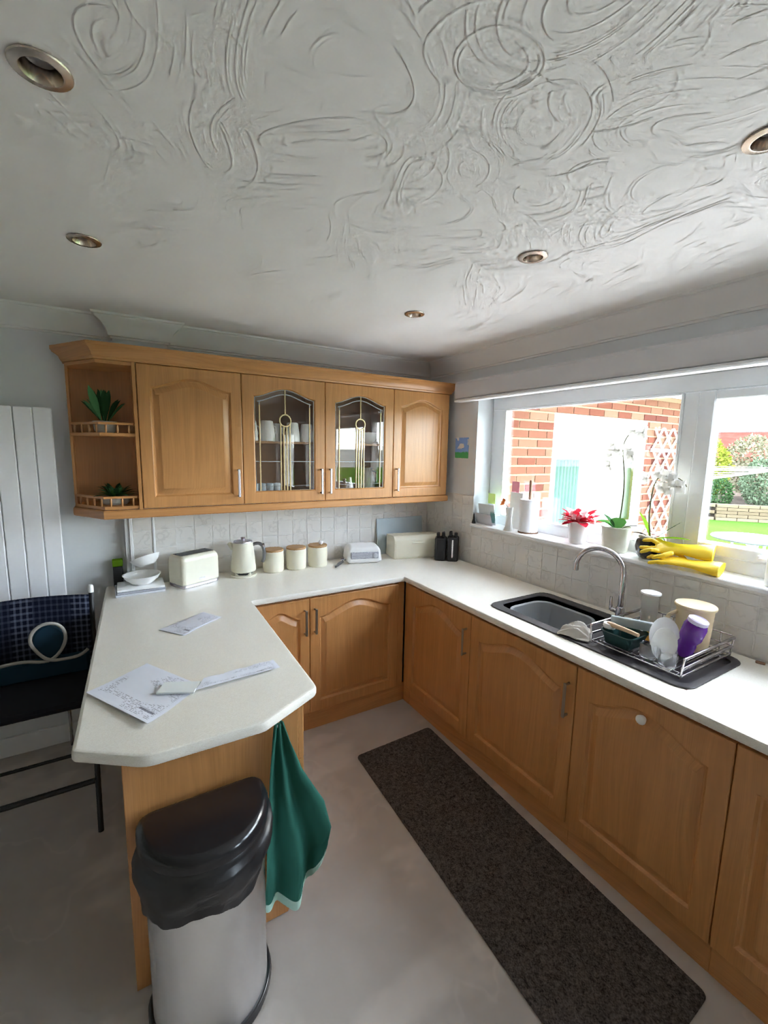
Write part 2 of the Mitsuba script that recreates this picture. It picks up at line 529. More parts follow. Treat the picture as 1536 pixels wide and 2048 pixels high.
# ------------------------------------------------------------------ room shell
LX, RY = -7.4, -6.4            # left wall, rear wall
struct('floor', bx(LX - .2, 0.3, RY - .2, 0.3, -0.15, 0), 'floor')
SPOTS = [(-2.345, -1.892), (-2.324, -1.085), (-0.927, -1.846), (-0.897, -1.047), (-0.968, -2.545)]
hole = sbox(LX - .2, RY - .2, 0.3, 0.3)
for x, y in SPOTS:
    hole = hole.difference(Point(x, y).buffer(0.036, quad_segs=6))
struct('ceiling', prism(hole, H, H + 0.12), 'ceiling')
struct('ceiling_void', bx(LX - .2, 0.3, RY - .2, 0.3, H + 0.12, H + 0.16), 'wall')
struct('wall_back', cat(bx(LX, 0.3, 0, 0.3, 0, H), bx(-2.262, -1.985, -0.06, 0, 0, H)), 'wall')


def wall_holes(axis, a0, a1, z0, z1, t0, t1, holes):
    """wall in the plane x = const (axis 'x') or y = const; holes: (a, b, z, z)"""
    pol = sbox(a0, z0, a1, z1)
    for a, b, c, d in holes:
        pol = pol.difference(sbox(a, c, b, d))
    m = prism(pol, t0, t1)
    if axis == 'x':
        return place(m, (0, 0, 0), (0, 1, 0), (0, 0, 1), (1, 0, 0))
    return place(m, (0, 0, 0), (-1, 0, 0), (0, 0, 1), (0, 1, 0))


ADDED_DOOR = (-4.95, -4.05, 0.02, 2.08)
WIN = (-3.56, -0.585, 1.215, 2.16)  # unseen far end lengthened to let in more daylight
struct('wall_right', wall_holes('x', RY, 0, 0, H, 0, 0.3, [WIN, ADDED_DOOR]), 'wall')
struct('wall_rear', bx(LX - .2, 0.3, RY - .2, RY, 0, H), 'wall')
struct('wall_left', bx(LX - .2, LX, RY, 0.3, 0, H), 'wall')

# coving: steps and a cove, swept
CV = np.array([(0, -0.118), (0.008, -0.118), (0.010, -0.108), (0.018, -0.106), (0.022, -0.085), (0.034, -0.060), (0.052, -0.038), (0.074, -0.022),
               (0.078, -0.012), (0.088, -0.010), (0.092, 0.0), (0.0, 0.0)])


def coving(path, side):
    """path: 2-D corners along the wall face; side: +1 if the room lies to the left of the direction of travel"""
    p = np.asarray(path, float)
    rs = []
    for o, z in CV:
        q = []
        for i in range(len(p)):
            e = []
            if i > 0:
                e.append(p[i] - p[i - 1])
            if i < len(p) - 1:
                e.append(p[i + 1] - p[i])
            ns = [side * np.array([-v[1], v[0]]) / np.linalg.norm(v) for v in e]
            m = ns[0] if len(ns) == 1 else (ns[0] + ns[1]) / (1 + ns[0] @ ns[1])
            q.append(np.r_[p[i] + o * m, H + z])
        rs.append(q)
    rs = np.array(rs).transpose(1, 0, 2)          # per corner a profile ring
    return loft([r if side > 0 else r[::-1] for r in rs])


struct('trim_1', coving([(0, RY), (0, 0), (-1.985, 0), (-1.985, -0.06), (-2.262, -0.06), (-2.262, 0), (LX, 0)], 1), 'coving', 'white plaster coving along the back and window walls', 35)
struct('baseboard_back', bx(LX, -2.262, -0.018, 0, 0, 0.115, 0.004), 'white_paint')

# ------------------------------------------------------------------ tiles
TS = 0.11
struct('trim_2', bx(-2.240, -2.222, -0.072, -0.06, WT, 1.40, 0.003), 'upvc', 'white tile edge trim at the end of the tiled splashback')
struct('trim_3', bx(-2.118, -2.104, -0.072, -0.06, WT, 1.40, 0.003), 'upvc', 'white strip between two columns of tiles')


def tiles(holder, a0, a1, z0, z1, face, g=0.0022):
    n = max(1, int(round((a1 - a0) / TS)))
    for i in range(n):
        u0_, u1_ = a0 + (a1 - a0) * i / n, a0 + (a1 - a0) * (i + 1) / n
        z = z0
        while z < z1 - 0.015:
            zz = min(z + TS, z1)
            part(holder, 'tile', face(u0_ + g, u1_ - g, z + g, zz - g), 'tile', False)
            z += TS


struct('wall_back__grout', cat(bx(-1.985, 0, -0.004, 0, WT - .03, 1.435), bx(-2.225, -1.985, -0.064, -0.06, WT - .03, 1.40)), 'grout')
del labels['wall_back__grout']
tiles('wall_back', -2.222, -2.118, WT, 1.40, lambda a, b, c, d: bx(a, b, -0.0668, -0.064, c, d, 0.0012))
tiles('wall_back', -2.104, -1.985, WT, 1.40, lambda a, b, c, d: bx(a, b, -0.0668, -0.064, c, d, 0.0012))
tiles('wall_back', -1.985, 0.0, WT, 1.42, lambda a, b, c, d: bx(a, b, -0.0068, -0.004, c, d, 0.0012))
scene['wall_right__grout'] = mikit.ply(cat(bx(-0.004, 0, -3.3, 0, WT - .03, WIN[2]), bx(-0.004, 0, -0.585, 0, WT - .03, 1.44)), 'mat_grout')
tiles('wall_right', -0.583, -0.010, WT, 1.44, lambda a, b, c, d: bx(-0.0068, -0.004, a, b, c, d, 0.0012))
tiles('wall_right', -3.223, -0.583, WT, 1.20, lambda a, b, c, d: bx(-0.0068, -0.004, a, b, c, d, 0.0012))

# ------------------------------------------------------------------ kitchen window
W0, W1 = 0.15, 0.215            # frame depth
win = 'window_1'
struct(win, cat(bx(W0, W1, -3.56, -0.585, 2.075, 2.16, .004), bx(W0, W1, -3.56, -0.585, 1.235, 1.300, .004),
                bx(W0, W1, -0.712, -0.585, 1.30, 2.075, .004), bx(W0, W1, -1.960, -1.893, 1.30, 2.075, .004), bx(W0, W1, -3.085, -3.02, 1.30, 2.075, .004), bx(W0, W1, -3.56, -3.48, 1.30, 2.075, .004)),
       'upvc', 'white plastic framed kitchen window over the sink', 30)
part(win, 'glazing_bead', cat(bx(W0 - .008, W0 + .01, -0.724, -0.712, 1.30, 2.075, .003), bx(W0 - .008, W0 + .01, -1.893, -1.881, 1.30, 2.075, .003),
                              bx(W0 - .008, W0 + .01, -1.881, -0.724, 2.063, 2.075, .003), bx(W0 - .008, W0 + .01, -1.881, -0.724, 1.30, 1.314, .003)), 'upvc', 30)
sash = part(win, 'sash', cat(bx(W0 - .014, W1 - .01, -2.035, -1.962, 1.300, 2.073, .006), bx(W0 - .014, W1 - .01, -3.018, -2.945, 1.300, 2.073, .006),
                             bx(W0 - .014, W1 - .01, -2.945, -2.035, 2.028, 2.073, .006), bx(W0 - .014, W1 - .01, -2.945, -2.035, 1.300, 1.358, .006)), 'upvc', 30, 'white opening casement')
part(sash, 'handle', cat(bx(W0 - .034, W0 - .014, -2.31, -2.27, 1.312, 1.342, .005), tube([(W0 - .035, -2.29, 1.327), (W0 - .05, -2.29, 1.327), (W0 - .055, -2.33, 1.33), (W0 - .05, -2.40, 1.335)], .010)), 'white', 40)


def sheet(x, y0, y1, z0, z1):
    return trimesh.Trimesh([(x, y0, z0), (x, y1, z0), (x, y1, z1), (x, y0, z1)], [[0, 1, 2], [0, 2, 3]], process=False)


part(win, 'pane', sheet(0.185, -1.893, -0.712, 1.30, 2.075), 'pane', False)
part(win, 'pane', sheet(0.185, -3.48, -3.085, 1.30, 2.075), 'pane', False)
part(win, 'pane', sheet(0.180, -2.945, -2.035, 1.358, 2.028), 'pane', False)
struct('window_sill', bx(-0.028, W0 + .01, -3.56, -0.578, 1.213, 1.235, .005), 'upvc', 'white inner sill under the kitchen window', 30)

# unseen glazed door added on the window wall to let in fill light
struct('door_1', cat(bx(.1, .17, ADDED_DOOR[0], ADDED_DOOR[0] + .1, .02, 2.08, .004), bx(.1, .17, ADDED_DOOR[1] - .1, ADDED_DOOR[1], .02, 2.08, .004), bx(.1, .17, ADDED_DOOR[0] + .1, ADDED_DOOR[1] - .1, 1.98, 2.08, .004),
                     bx(.1, .17, ADDED_DOOR[0] + .1, ADDED_DOOR[1] - .1, .02, 1.15, .004)), 'upvc', 'added unseen half glazed door letting in fill light')
part('door_1', 'pane', sheet(.135, ADDED_DOOR[0] + .1, ADDED_DOOR[1] - .1, 1.15, 1.98), 'pane', False)

# roller blind in a boxed fold above the window
b_ = thing('roller_blind', 'grey-white rolled fabric blind above the kitchen window', 'blind')
prof = np.array([(-.006, 2.285), (-.075, 2.278), (-.086, 2.262), (-.088, 2.175), (-.080, 2.158), (-.062, 2.152), (-.006, 2.152)])
part(b_, 'fabric_roll', loft([np.column_stack([prof[:, 0], np.full(len(prof), y), prof[:, 1]]) for y in (-0.418, -3.70)]), 'blind', 30)
part(b_, 'bottom_rail', bx(-.092, -.020, -3.69, -0.412, 2.132, 2.151, .007), 'white_paint', 40, 'white bottom rail')

# ------------------------------------------------------------------ downlights
NAMES = ['satin metal recessed ceiling spotlight nearest the camera on the left', 'satin metal recessed ceiling spotlight above the open end shelves', 'satin metal ceiling spotlight in front of the window, peach lit ring',
         'satin metal ceiling spotlight close to the glass cabinets', 'satin metal ceiling spotlight cut off by the right edge of the photo']
for (x, y), lab in zip(SPOTS, NAMES):
    s = thing('ceiling_spotlight', lab, 'spotlight', 'recessed ceiling spotlights')
    q = [(0.034, 0.02), (0.036, 0.0), (0.050, -0.001), (0.0525, -0.003), (0.051, -0.0055), (0.038, -0.0085), (0.035, -0.008), (0.030, 0.004), (0.030, 0.02)]
    part(s, 'trim_ring', lathe(q, 36, (x, y, H)).copy(), 'spot_metal', 40)
    part(s, 'lamp', cat(lathe([(0.0, 0.012), (0.018, 0.012), (0.026, 0.016), (0.029, 0.024), (0.029, 0.055), (0, 0.055)], 28, (x, y, H))), 'steel_dark', 40, 'dark unlit reflector')

# ------------------------------------------------------------------ doors and handles
def arch_outline(w, h, mx, mb, mt, rise, n=21):
    s = np.linspace(1, -1, n)
    xs = w / 2 + s * (w / 2 - mx)
    ys = h - mt - rise + rise * (0.5 + 0.5 * np.cos(np.pi * s)) ** 0.85
    return np.vstack([[(mx, mb), (w - mx, mb)], np.column_stack([xs, ys])])


def door_mesh(w, h, kind='panel', mx=0.058, mb=0.06, mt=0.058, rise=0.05, t=0.02):
    e = 0.004
    R = np.array([(0, 0), (w, 0), (w, h), (0, h)], float)
    z3 = lambda p, z: np.column_stack([p, np.full(len(p), z)])
    ms = [loft([z3(R, 0), z3(R, t - e), z3(inset_pts(R, e * .35), t - e * .35), z3(inset_pts(R, e), t)], kind != 'glass', False)]
    if kind == 'flat':
        v, f = tri2d(Polygon(inset_pts(R, e)))
        return cat(ms + [trimesh.Trimesh(z3(v, t), f, process=False)])
    A = arch_outline(w, h, mx, mb, mt, rise)
    v, f = tri2d(Polygon(inset_pts(R, e), [A]))
    ms.append(trimesh.Trimesh(z3(v, t), f, process=False))
    if kind == 'panel':
        st = [(0, t), (.003, t - .0012), (.007, t - .007), (.010, t - .0115), (.016, t - .0125), (.021, t - .011), (.040, t - .0035), (.043, t - .0015), (.047, t - .0006)]
        ms.append(loft([z3(inset_pts(A, d), z) for d, z in st], False, False))
        v, f = tri2d(Polygon(inset_pts(A, st[-1][0])))
        ms.append(trimesh.Trimesh(z3(v, st[-1][1]), f, process=False))
    else:
        st = [(0, t), (.004, t - .002), (.007, t - .007), (.009, t - .010), (.009, 0)]
        ms.append(loft([z3(inset_pts(A, d), z) for d, z in st], False, False))
        v, f = tri2d(Polygon(R, [inset_pts(A, .009)]))
        ms.append(trimesh.Trimesh(z3(v, 0), f[:, ::-1], process=False))
    return cat(ms), A


def frame_of(facing, x, y, z):
    """local door frame: u to the viewer's right, v up, w towards the room"""
    if facing == '-y':
        return (np.array([x, y, z]), np.array([1.0, 0, 0]), Z, np.array([0, -1.0, 0]))
    if facing == '-x':
        return (np.array([x, y, z]), np.array([0, -1.0, 0]), Z, np.array([-1.0, 0, 0]))
    return (np.array([x, y, z]), np.array([0, 1.0, 0]), Z, np.array([1.0, 0, 0]))


def handle_mesh(u, v0, v1, t=0.02):
    r = 0.0055
    bar = bx(u - .0075, u + .0075, v0, v1, t + .026, t + .034, .003)
    return cat(bar, *[bx(u - .0045, u + .0045, v - .005, v + .005, t - .001, t + .028, .002) for v in (v0 + .008, v1 - .008)])


def add_door(unit, fr, w, h, hside=None, hv=None, m_handle='satin', **k):
    dm = door_mesh(w, h, **k)
    dm = dm[0] if isinstance(dm, tuple) else dm
    d = part(unit, 'door', place(dm, *fr), 'wood', 25)
    if hside:
        u = 0.030 if hside == 'l' else w - 0.030
        part(d, 'handle', place(handle_mesh(u, *hv), *fr), m_handle, 30, 'slim metal bar handle')
    return d


# ------------------------------------------------------------------ wall cabinets
UY, UB, UT = -0.303, 1.425, 2.20       # carcass front, bottom and top of the doors
g = 0.0015
XS = [-2.166, -1.625, -1.091, -0.560, -0.056]


def solid_wall_cabinet(x0, x1, label, hside):
    k = thing('wall_cabinet', label, 'cabinet', 'oak wall cabinets')
    part(k, 'carcass', bx(x0, x1, UY, -0.062 if x0 < -2 else -0.001, UB, UT), 'wood_carcass', False)
    add_door(k, frame_of('-y', x0 + g, UY - .002, UB + g), x1 - x0 - 2 * g, UT - UB - 2 * g, hside, (.045, .215), rise=0.055)


solid_wall_cabinet(XS[0], XS[1], 'oak wall cabinet with a solid arched door beside the open end shelves', 'r')
solid_wall_cabinet(XS[3], XS[4], 'narrower oak wall cabinet with a solid arched door nearest the window wall', 'l')


def glass_wall_cabinet(x0, x1, label, hside):
    k = thing('glass_cabinet', label, 'cabinet', 'oak wall cabinets')
    yb = -0.001
    part(k, 'carcass', cat(bx(x0, x0 + .016, UY, yb, UB, UT), bx(x1 - .016, x1, UY, yb, UB, UT), bx(x0 + .016, x1 - .016, UY, yb, UT - .016, UT),
                           bx(x0 + .016, x1 - .016, UY, yb, UB, UB + .016), bx(x0 + .016, x1 - .016, yb - .012, yb, UB + .016, UT - .016)), 'wood_carcass', False)
    part(k, 'shelf', bx(x0 + .017, x1 - .017, UY + .03, yb - .013, 1.797, 1.811), 'wood_carcass', False)
    w, h = x1 - x0 - 2 * g, UT - UB - 2 * g
    fr = frame_of('-y', x0 + g, UY - .002, UB + g)
    dm, A = door_mesh(w, h, 'glass', mx=.066, mb=.066, mt=.062, rise=.055)
    d = part(k, 'door', place(dm, *fr), 'wood', 25)
    G = inset_pts(A, .0085)
    v, f = tri2d(Polygon(G))
    part(d, 'pane', place(trimesh.Trimesh(np.column_stack([v, np.full(len(v), .008)]), f, process=False), *fr), 'pane', False)
    u = 0.030 if hside == 'l' else w - 0.030
    part(d, 'handle', place(handle_mesh(u, .045, .215), *fr), 'satin', 30, 'slim metal bar handle')
    # came: a border that follows the arch, a stem with a ring, and cross lines
    B = inset_pts(A, .038)
    br = lambda q, wd=.0045: tube(q, wd, 6)
    Bz = np.column_stack([B, np.full(len(B), .0105)])
    Gz = np.column_stack([inset_pts(A, .011), np.full(len(B), .0105)])
    part(d, 'came', place(cat(tube(Bz, .0036, 6, True), tube(Gz, .0028, 6, True)), *fr), 'lead', 40, 'grey lead border following the arch')
    c, top = w / 2, h - .062 - .010
    yr = h * 0.665
    ang = np.linspace(0, 2 * np.pi, 25)[:-1]
    stem = [tube([(c + o, .075, .0115), (c + o, yr - .035, .0115)], .0038, 6) for o in (-.030, -.010, .010, .030)]
    stem += [tube([(c, yr + .030, .0115), (c, top, .0115)], .0042, 6)]
    stem += [tube(np.column_stack([c + .036 * np.cos(ang), yr + .036 * np.sin(ang), np.full(24, .0115)]), .005, 6, True)]
    stem += [tube([(c - .030, yr - .035, .0115), (c - .030, yr - .015, .0115)], .0038, 6), tube([(c + .030, yr - .035, .0115), (c + .030, yr - .015, .0115)], .0038, 6)]
    stem += [tube([(.104, .075, .0115), (.104, h - .17, .0115)], .0042, 6), tube([(w - .104, .075, .0115), (w - .104, h - .17, .0115)], .0042, 6)]
    part(d, 'came', place(cat(stem), *fr), 'gold', 40, 'gold coloured stem and ring on the glass')
    part(d, 'came', place(cat(tube([(.07, h * .335, .0112), (c - .032, h * .335, .0112)], .003, 6), tube([(c + .032, h * .335, .0112), (w - .07, h * .335, .0112)], .003, 6)), *fr), 'lead', 40)
    return k


glass_wall_cabinet(XS[1], XS[2], 'oak wall cabinet with leaded glass door showing white mugs', 'r')
glass_wall_cabinet(XS[2], XS[3], 'oak wall cabinet with leaded glass door showing bowls and a jug', 'l')

# open end shelf unit with gallery rails (canted front)
sh = thing('open_shelf_unit', 'open oak end shelf unit with plants and gallery rails', 'shelf unit')
SX0, SX1 = -2.490, -2.168
cant = Polygon([(SX1, -0.002), (SX0, -0.002), (SX0, -0.085), (-2.345, -0.315), (SX1, -0.315)])
part(sh, 'back_panel', cat(bx(SX0, -2.264, -.014, -0.002, UB, UT), bx(-2.264, SX1 - .016, -.072, -.062, UB, UT)), 'wood', False)
part(sh, 'side_panel', bx(SX1 - .016, SX1, -0.325, -.062, UB - .002, UT), 'wood', False)
part(sh, 'stile', bx(SX0, SX0 + .012, -.085, -.0145, UB, UT), 'wood', False)
nib0 = cant.difference(sbox(-2.264, -.0625, SX1, 0)).difference(sbox(SX1 - .0165, -.4, SX1, 0)).difference(sbox(SX0, -.086, SX0 + .0125, 0)).difference(sbox(-2.264, -.0725, SX1, 0)).difference(sbox(SX0, -.0145, SX1, 0))
nib = cant.difference(sbox(-2.264, -.062, SX1, 0)).buffer(-.0005)
part(sh, 'top', prism(nib0, UT - .018, UT), 'wood_long', 30)
for z in (1.425, 1.815):
    s_ = part(sh, 'shelf', prism(nib.difference(sbox(SX1 - .0165, -.4, SX1, 0)), z, z + .018, .002), 'wood_long', 30)
    e0, e1, e2 = np.array([SX0 + .012, -.092]), np.array([-2.342, -.307]), np.array([SX1 - .018, -.307])
    rail = np.array([np.r_[e, z + .066] for e in (e0, e1, e2)])
    part(s_, 'gallery_rail', cat(*[loft([np.array([a + np.array(o) for o in q]), np.array([b + np.array(o) for o in q])]) for a, b in zip(rail[:-1], rail[1:])
                                   for q in [[(-.006, -.006, -.006), (.006, .006, -.006), (.006, .006, .006), (-.006, -.006, .006)]]]), 'wood_long', False)
    sp = []
    for a, b, n_ in ((e0, e1, 4), (e1, e2, 3)):
        for i in range(n_):
            q = a + (b - a) * (i + .5) / n_
            sp.append(lathe([(.003, 0), (.004, .004), (.0065, .018), (.004, .024), (.0065, .030), (.003, .044)], 10, (q[0], q[1], z + .018)))
    for m in sp:
        part(s_, 'spindle', m, 'wood_long', 50)

# cornice and pelmet


def moulding(path, prof, z):
    """prof: (out, up) swept along a path, outward to the right of travel"""
    p = np.asarray(path, float)
    rs = []
    for i in range(len(p)):
        e = [p[i] - p[i - 1]] * (i > 0) + [p[min(i + 1, len(p) - 1)] - p[i]] * (i < len(p) - 1)
        ns = [np.array([v[1], -v[0]]) / np.linalg.norm(v) for v in e]
        m = ns[0] if len(ns) == 1 else (ns[0] + ns[1]) / (1 + ns[0] @ ns[1])
        rs.append(np.array([np.r_[p[i] + o * m, z + u] for o, u in prof]))
    return loft(rs)


run = [(SX0, -0.016), (SX0, -0.085), (-2.345, -0.316), (XS[4] + .004, -0.316), (XS[4] + .004, -0.012)]
cp = [(-.012, 0), (.010, 0), (.013, .010), (.018, .014), (.024, .030), (.036, .046), (.050, .056), (.056, .060), (.056, .076), (-.012, .076)]
solo('cornice', 'oak cornice moulding along the top of the wall cabinets', 'moulding', moulding(run, cp, UT + .001), 'wood_long', 25)
pp = [(-.016, 0), (.006, 0), (.011, .006), (.011, .040), (.006, .046), (-.016, .046)]
solo('pelmet', 'oak light pelmet under the wall cabinets', 'moulding', moulding(run, pp, 1.376), 'wood_long', 25)

# ------------------------------------------------------------------ base cabinets
BZ0, BZ1 = 0.135, 0.888
DP = 0.626                              # carcass depth, doors stand in front of it
PL = DP - 0.012                         # plinth front


def base_right(y0, y1, name, label, cat_, hside, hv=(.52, .68), hollow=False):
    """y0 > y1; doors face -x"""
    k = thing(name, label, cat_, 'oak base units')
    if hollow:
        part(k, 'carcass', cat(bx(-DP, -.06, y0 - .018, y0, BZ0, BZ1), bx(-DP, -.06, y1, y1 + .018, BZ0, BZ1), bx(-DP, -.06, y1 + .018, y0 - .018, BZ0, BZ0 + .018)), 'wood_carcass', False)
    else:
        part(k, 'carcass', bx(-DP, -.06, y1, y0, BZ0, BZ1), 'wood_carcass', False)
    w, h = abs(y1 - y0) - 2 * g, BZ1 - BZ0 - .012
    d = add_door(k, frame_of('-x', -DP - .001, y0 - g, BZ0), w, h, hside, hv, 'bronze', rise=.075, mx=.062, mt=.05, mb=.065)
    part(k, 'plinth', bx(-PL, -PL + .018, y1, y0, 0, BZ0 - .003, .002), 'wood_long', False)
    return k, d, w, h


YS = [-0.690, -1.314, -1.973, -2.536, -3.13]
base_right(YS[0], YS[1], 'base_cabinet', 'oak base cabinet with arched door left of the sink cabinet', 'cabinet', 'r', (.50, .66))
base_right(YS[1], YS[2], 'base_cabinet', 'oak base cabinet with arched door under the sink bowl', 'cabinet', 'r', (.50, .66), hollow=True)
kd, dd, w_, h_ = base_right(YS[2], YS[3], 'dishwasher', 'built-in dishwasher behind an oak arched door with a small round knob', 'dishwasher', None)
fr = frame_of('-x', -DP - .001, YS[2] - g, BZ0)
part(dd, 'knob', place(lathe([(.011, 0), (.013, .004), (.016, .012), (.018, .018), (.016, .024), (.008, .027), (0, .0275)], 24, (.5 * w_, h_ - .075, .019)), *fr), 'white', 50, 'pale round knob')
base_right(YS[3], YS[4], 'base_cabinet', 'oak base cabinet with arched door cut off by the right edge of the photo', 'cabinet', 'r', (.50, .66))

# corner post and back run
XB = [-0.690, -1.330, -1.700]
k = thing('base_cabinet', 'oak base cabinet with arched door in the corner under the bread bin', 'cabinet', 'oak base units')
part(k, 'carcass', bx(XB[1], XB[0], -DP, -.08, BZ0, BZ1), 'wood_carcass', False)
add_door(k, frame_of('-y', XB[1] + g, -DP - .001, BZ0), XB[0] - XB[1] - 2 * g, BZ1 - BZ0 - .012, 'l', (.52, .68), 'bronze', rise=.075, mx=.062, mt=.05, mb=.065)
part(k, 'plinth', bx(XB[1], -PL + .018, -PL, -PL + .018, 0, BZ0 - .003, .002), 'wood_long', False)
k = thing('corner_post', 'narrow oak filler post in the inner corner between the base cabinets', 'post')
part(k, 'post', cat(bx(-.6885, -.640, -DP - .006, -DP + .012, BZ0, BZ1), bx(-DP - .006, -DP + .012, -.6885, -.640, BZ0, BZ1)), 'wood', False)
part(k, 'plinth', cat(bx(-.6885, -PL + .018, -PL, -PL + .018, 0, BZ0 - .003), bx(-PL, -PL + .018, -.6885, -PL - .0005, 0, BZ0 - .003)), 'wood_long', False)
k = thing('base_cabinet', 'narrow oak base cabinet with arched door beside the peninsula', 'cabinet', 'oak base units')
part(k, 'carcass', bx(XB[2], XB[1], -DP, -.08, BZ0, BZ1), 'wood_carcass', False)
add_door(k, frame_of('-y', XB[2] + g, -DP - .001, BZ0), XB[1] - XB[2] - 2 * g, BZ1 - BZ0 - .012, 'r', (.52, .68), 'bronze', rise=.06, mx=.058, mt=.06, mb=.065)
part(k, 'plinth', bx(XB[2], XB[1], -PL, -PL + .018, 0, BZ0 - .003, .002), 'wood_long', False)

# peninsula cabinet with drawers on its inner side
k = thing('peninsula_cabinet', 'oak peninsula cabinet behind the pedal bin, drawers on its inner side', 'cabinet')
part(k, 'carcass', bx(-2.290, -1.752, -1.600, -.08, BZ0, BZ1), 'wood_carcass', False)
endp = prism(Polygon([(-2.308, 0.002), (-1.800, 0.002), (-1.790, .03), (-1.752, .10), (-1.752, BZ1), (-2.308, BZ1)]), 0, .018, .002)
part(k, 'end_panel', place(endp, (0, -1.602, 0), (1, 0, 0), (0, 0, 1), (0, -1, 0)), 'wood', False, 'plain oak end panel')
part(k, 'back_panel', bx(-2.308, -2.2905, -1.600, -.08, .002, BZ1, .002), 'wood', False)
zc = [BZ0, .300, .465, .630, .795 + .08]
for i in range(4):
    part(k, 'drawer', place(door_mesh(.560, zc[i + 1] - zc[i] - .004, 'flat'), *frame_of('+x', -1.751, -1.618, zc[i])), 'wood', 25)
part(k, 'plinth', bx(-1.80, -1.782, -1.60, -.68, 0, BZ0 - .003, .002), 'wood_long', False)

# ------------------------------------------------------------------ worktop
D = 0.662


def rounded(pts, r):
    """polygon with corners rounded by r (a number, or one per corner)"""
    out, n = [], len(pts)
    P_ = np.asarray(pts, float)
    r = np.broadcast_to(r, (n,))
    for i in range(n):
        a, b, c = P_[i - 1], P_[i], P_[(i + 1) % n]
        if r[i] <= 0:
            out.append(b)
            continue
        d1, d2 = (a - b) / np.linalg.norm(a - b), (c - b) / np.linalg.norm(c - b)
        t = r[i] / np.tan(np.arccos(np.clip(d1 @ d2, -1, 1)) / 2)
        t = min(t, .45 * np.linalg.norm(a - b), .45 * np.linalg.norm(c - b))
        for q in bez(b + d1 * t, b, b + d2 * t, n=6):
            out.append(q)
    return Polygon(out)


outline = [(-0.012, -3.25), (-0.012, -0.012), (-1.985, -0.012), (-1.985, -0.072), (-2.270, -0.072), (-2.270, -0.012), (-2.378, -0.012), (-2.422, -1.655), (-2.245, -1.782), (-1.918, -1.786), (-1.696, -1.668), (-1.676, -D), (-D, -D), (-D, -3.25)]
wt = rounded(outline, [0, 0, 0, 0, 0, 0, .01, .022, .10, .06, .04, .012, .006, 0])
SK = (-0.557, -0.088, -2.352, -1.335)           # sink outline: x0, x1, y0, y1
cut = sbox(SK[0] + .012, SK[2] + .012, SK[1] - .012, SK[3] - .012)
wt = wt.difference(cut)


def bullnose(pol, z0, z1):
    rs = [(.010, z0), (.003, z0 + .003), (0, z0 + .010), (0, z1 - .012), (.0035, z1 - .0035), (.012, z1)]
    ms, tops, bots = [], [], []
    for p, s in [(ring(pol), 1)] + [(np.array(h.coords)[:-1], -1) for h in pol.interiors]:
        if s < 0 and Polygon(p).exterior.is_ccw:
            p = p[::-1]
        q = [np.column_stack([inset_pts(p, d if s > 0 else 0), np.full(len(p), z)]) for d, z in rs]
        ms.append(loft(q, False, False))
        tops.append(q[-1][:, :2])
        bots.append(q[0][:, :2])
    for pts, z, up in ((tops, z1, 1), (bots, z0, 0)):
        v, f = tri2d(Polygon(pts[0], pts[1:]))
        ms.append(trimesh.Trimesh(np.column_stack([v, np.full(len(v), z)]), f if up else f[:, ::-1], process=False))
    m = cat(ms)
    m.merge_vertices()
    return m


solo('worktop', 'cream laminate worktop running round three sides to the peninsula', 'worktop', bullnose(wt, WT - .038, WT), 'worktop', 35)

# ------------------------------------------------------------------ sink, tap
sk = thing('sink', 'black composite sink with drainer set into the worktop', 'sink')
so = sbox(SK[0] + .06, SK[2] + .06, SK[1] - .06, SK[3] - .06).buffer(.06, quad_segs=6)
bowl = sbox(-.500 + .05, -1.800 + .05, -.150 - .05, -1.375 - .05).buffer(.05, quad_segs=5)
tray = sbox(-.520 + .04, -2.325 + .04, -.125 - .04, -1.850 - .04).buffer(.04, quad_segs=5)
part(sk, 'rim', prism(so.difference(bowl).difference(tray), WT + .0005, WT + .0065, .002, .0005), 'sink', 35)
bp = ring(bowl)
z3 = lambda p, z: np.column_stack([p, np.full(len(p), z)])
bowl_r = [z3(inset_pts(bp, -.004), WT + .0003), z3(inset_pts(bp, -.006), .75), z3(shrink(bp, .03), .722), z3(shrink(bp, .06), .722), z3(shrink(bp, .06), .730),
          z3(shrink(bp, .028), .731), z3(inset_pts(bp, .008), .750), z3(inset_pts(bp, .001), WT + .0003)]
vb, fb = tri2d(Polygon(shrink(bp, .06)))
part(sk, 'bowl', cat(loft(bowl_r, False, False), trimesh.Trimesh(z3(vb, .730), fb, process=False), trimesh.Trimesh(z3(vb, .722), fb[:, ::-1], process=False)), 'sink', 35)
tp = prism(tray.buffer(.004), WT - .012, WT - .006, 0.001)
ridges = [bx(-.46, -.18, y - .005, y + .005, WT - .0065, WT - .002, .0015) for y in np.linspace(-1.92, -2.27, 8)]
part(sk, 'drainer', cat(tp, *ridges), 'sink', 35)

TB = np.array([-.058, -1.835, WT + .0065])
TB = np.array([-.112, -1.825, WT + .0067])
tp_ = thing('swan_neck_tap', 'chrome swan neck mixer tap behind the sink', 'tap')
d_ = np.array([-.30, .954, 0])
neck = [TB + Z * .05, TB + Z * .12, TB + Z * .235]
arc = [TB + Z * .235 + d_ * .115 * (1 - np.cos(a)) + Z * .115 * np.sin(a) for a in np.linspace(.12, np.pi * .98, 22)]
part(tp_, 'spout', tube(neck + arc + [arc[-1] - Z * .03], .0125, 14), 'chrome', 50)
part(tp_, 'base', lathe([(0, 0), (.027, 0), (.027, .008), (.021, .012), (.020, .060), (.014, .066), (0, .066)], 28, TB), 'chrome', 50)
part(tp_, 'lever', cat(tube([TB + (-.0, .012, .036), TB + (-.004, .046, .040)], .011, 12), tube([TB + (-.004, .046, .036), TB + (-.004, .050, .105)], [.009, .006], 12)), 'chrome', 50)

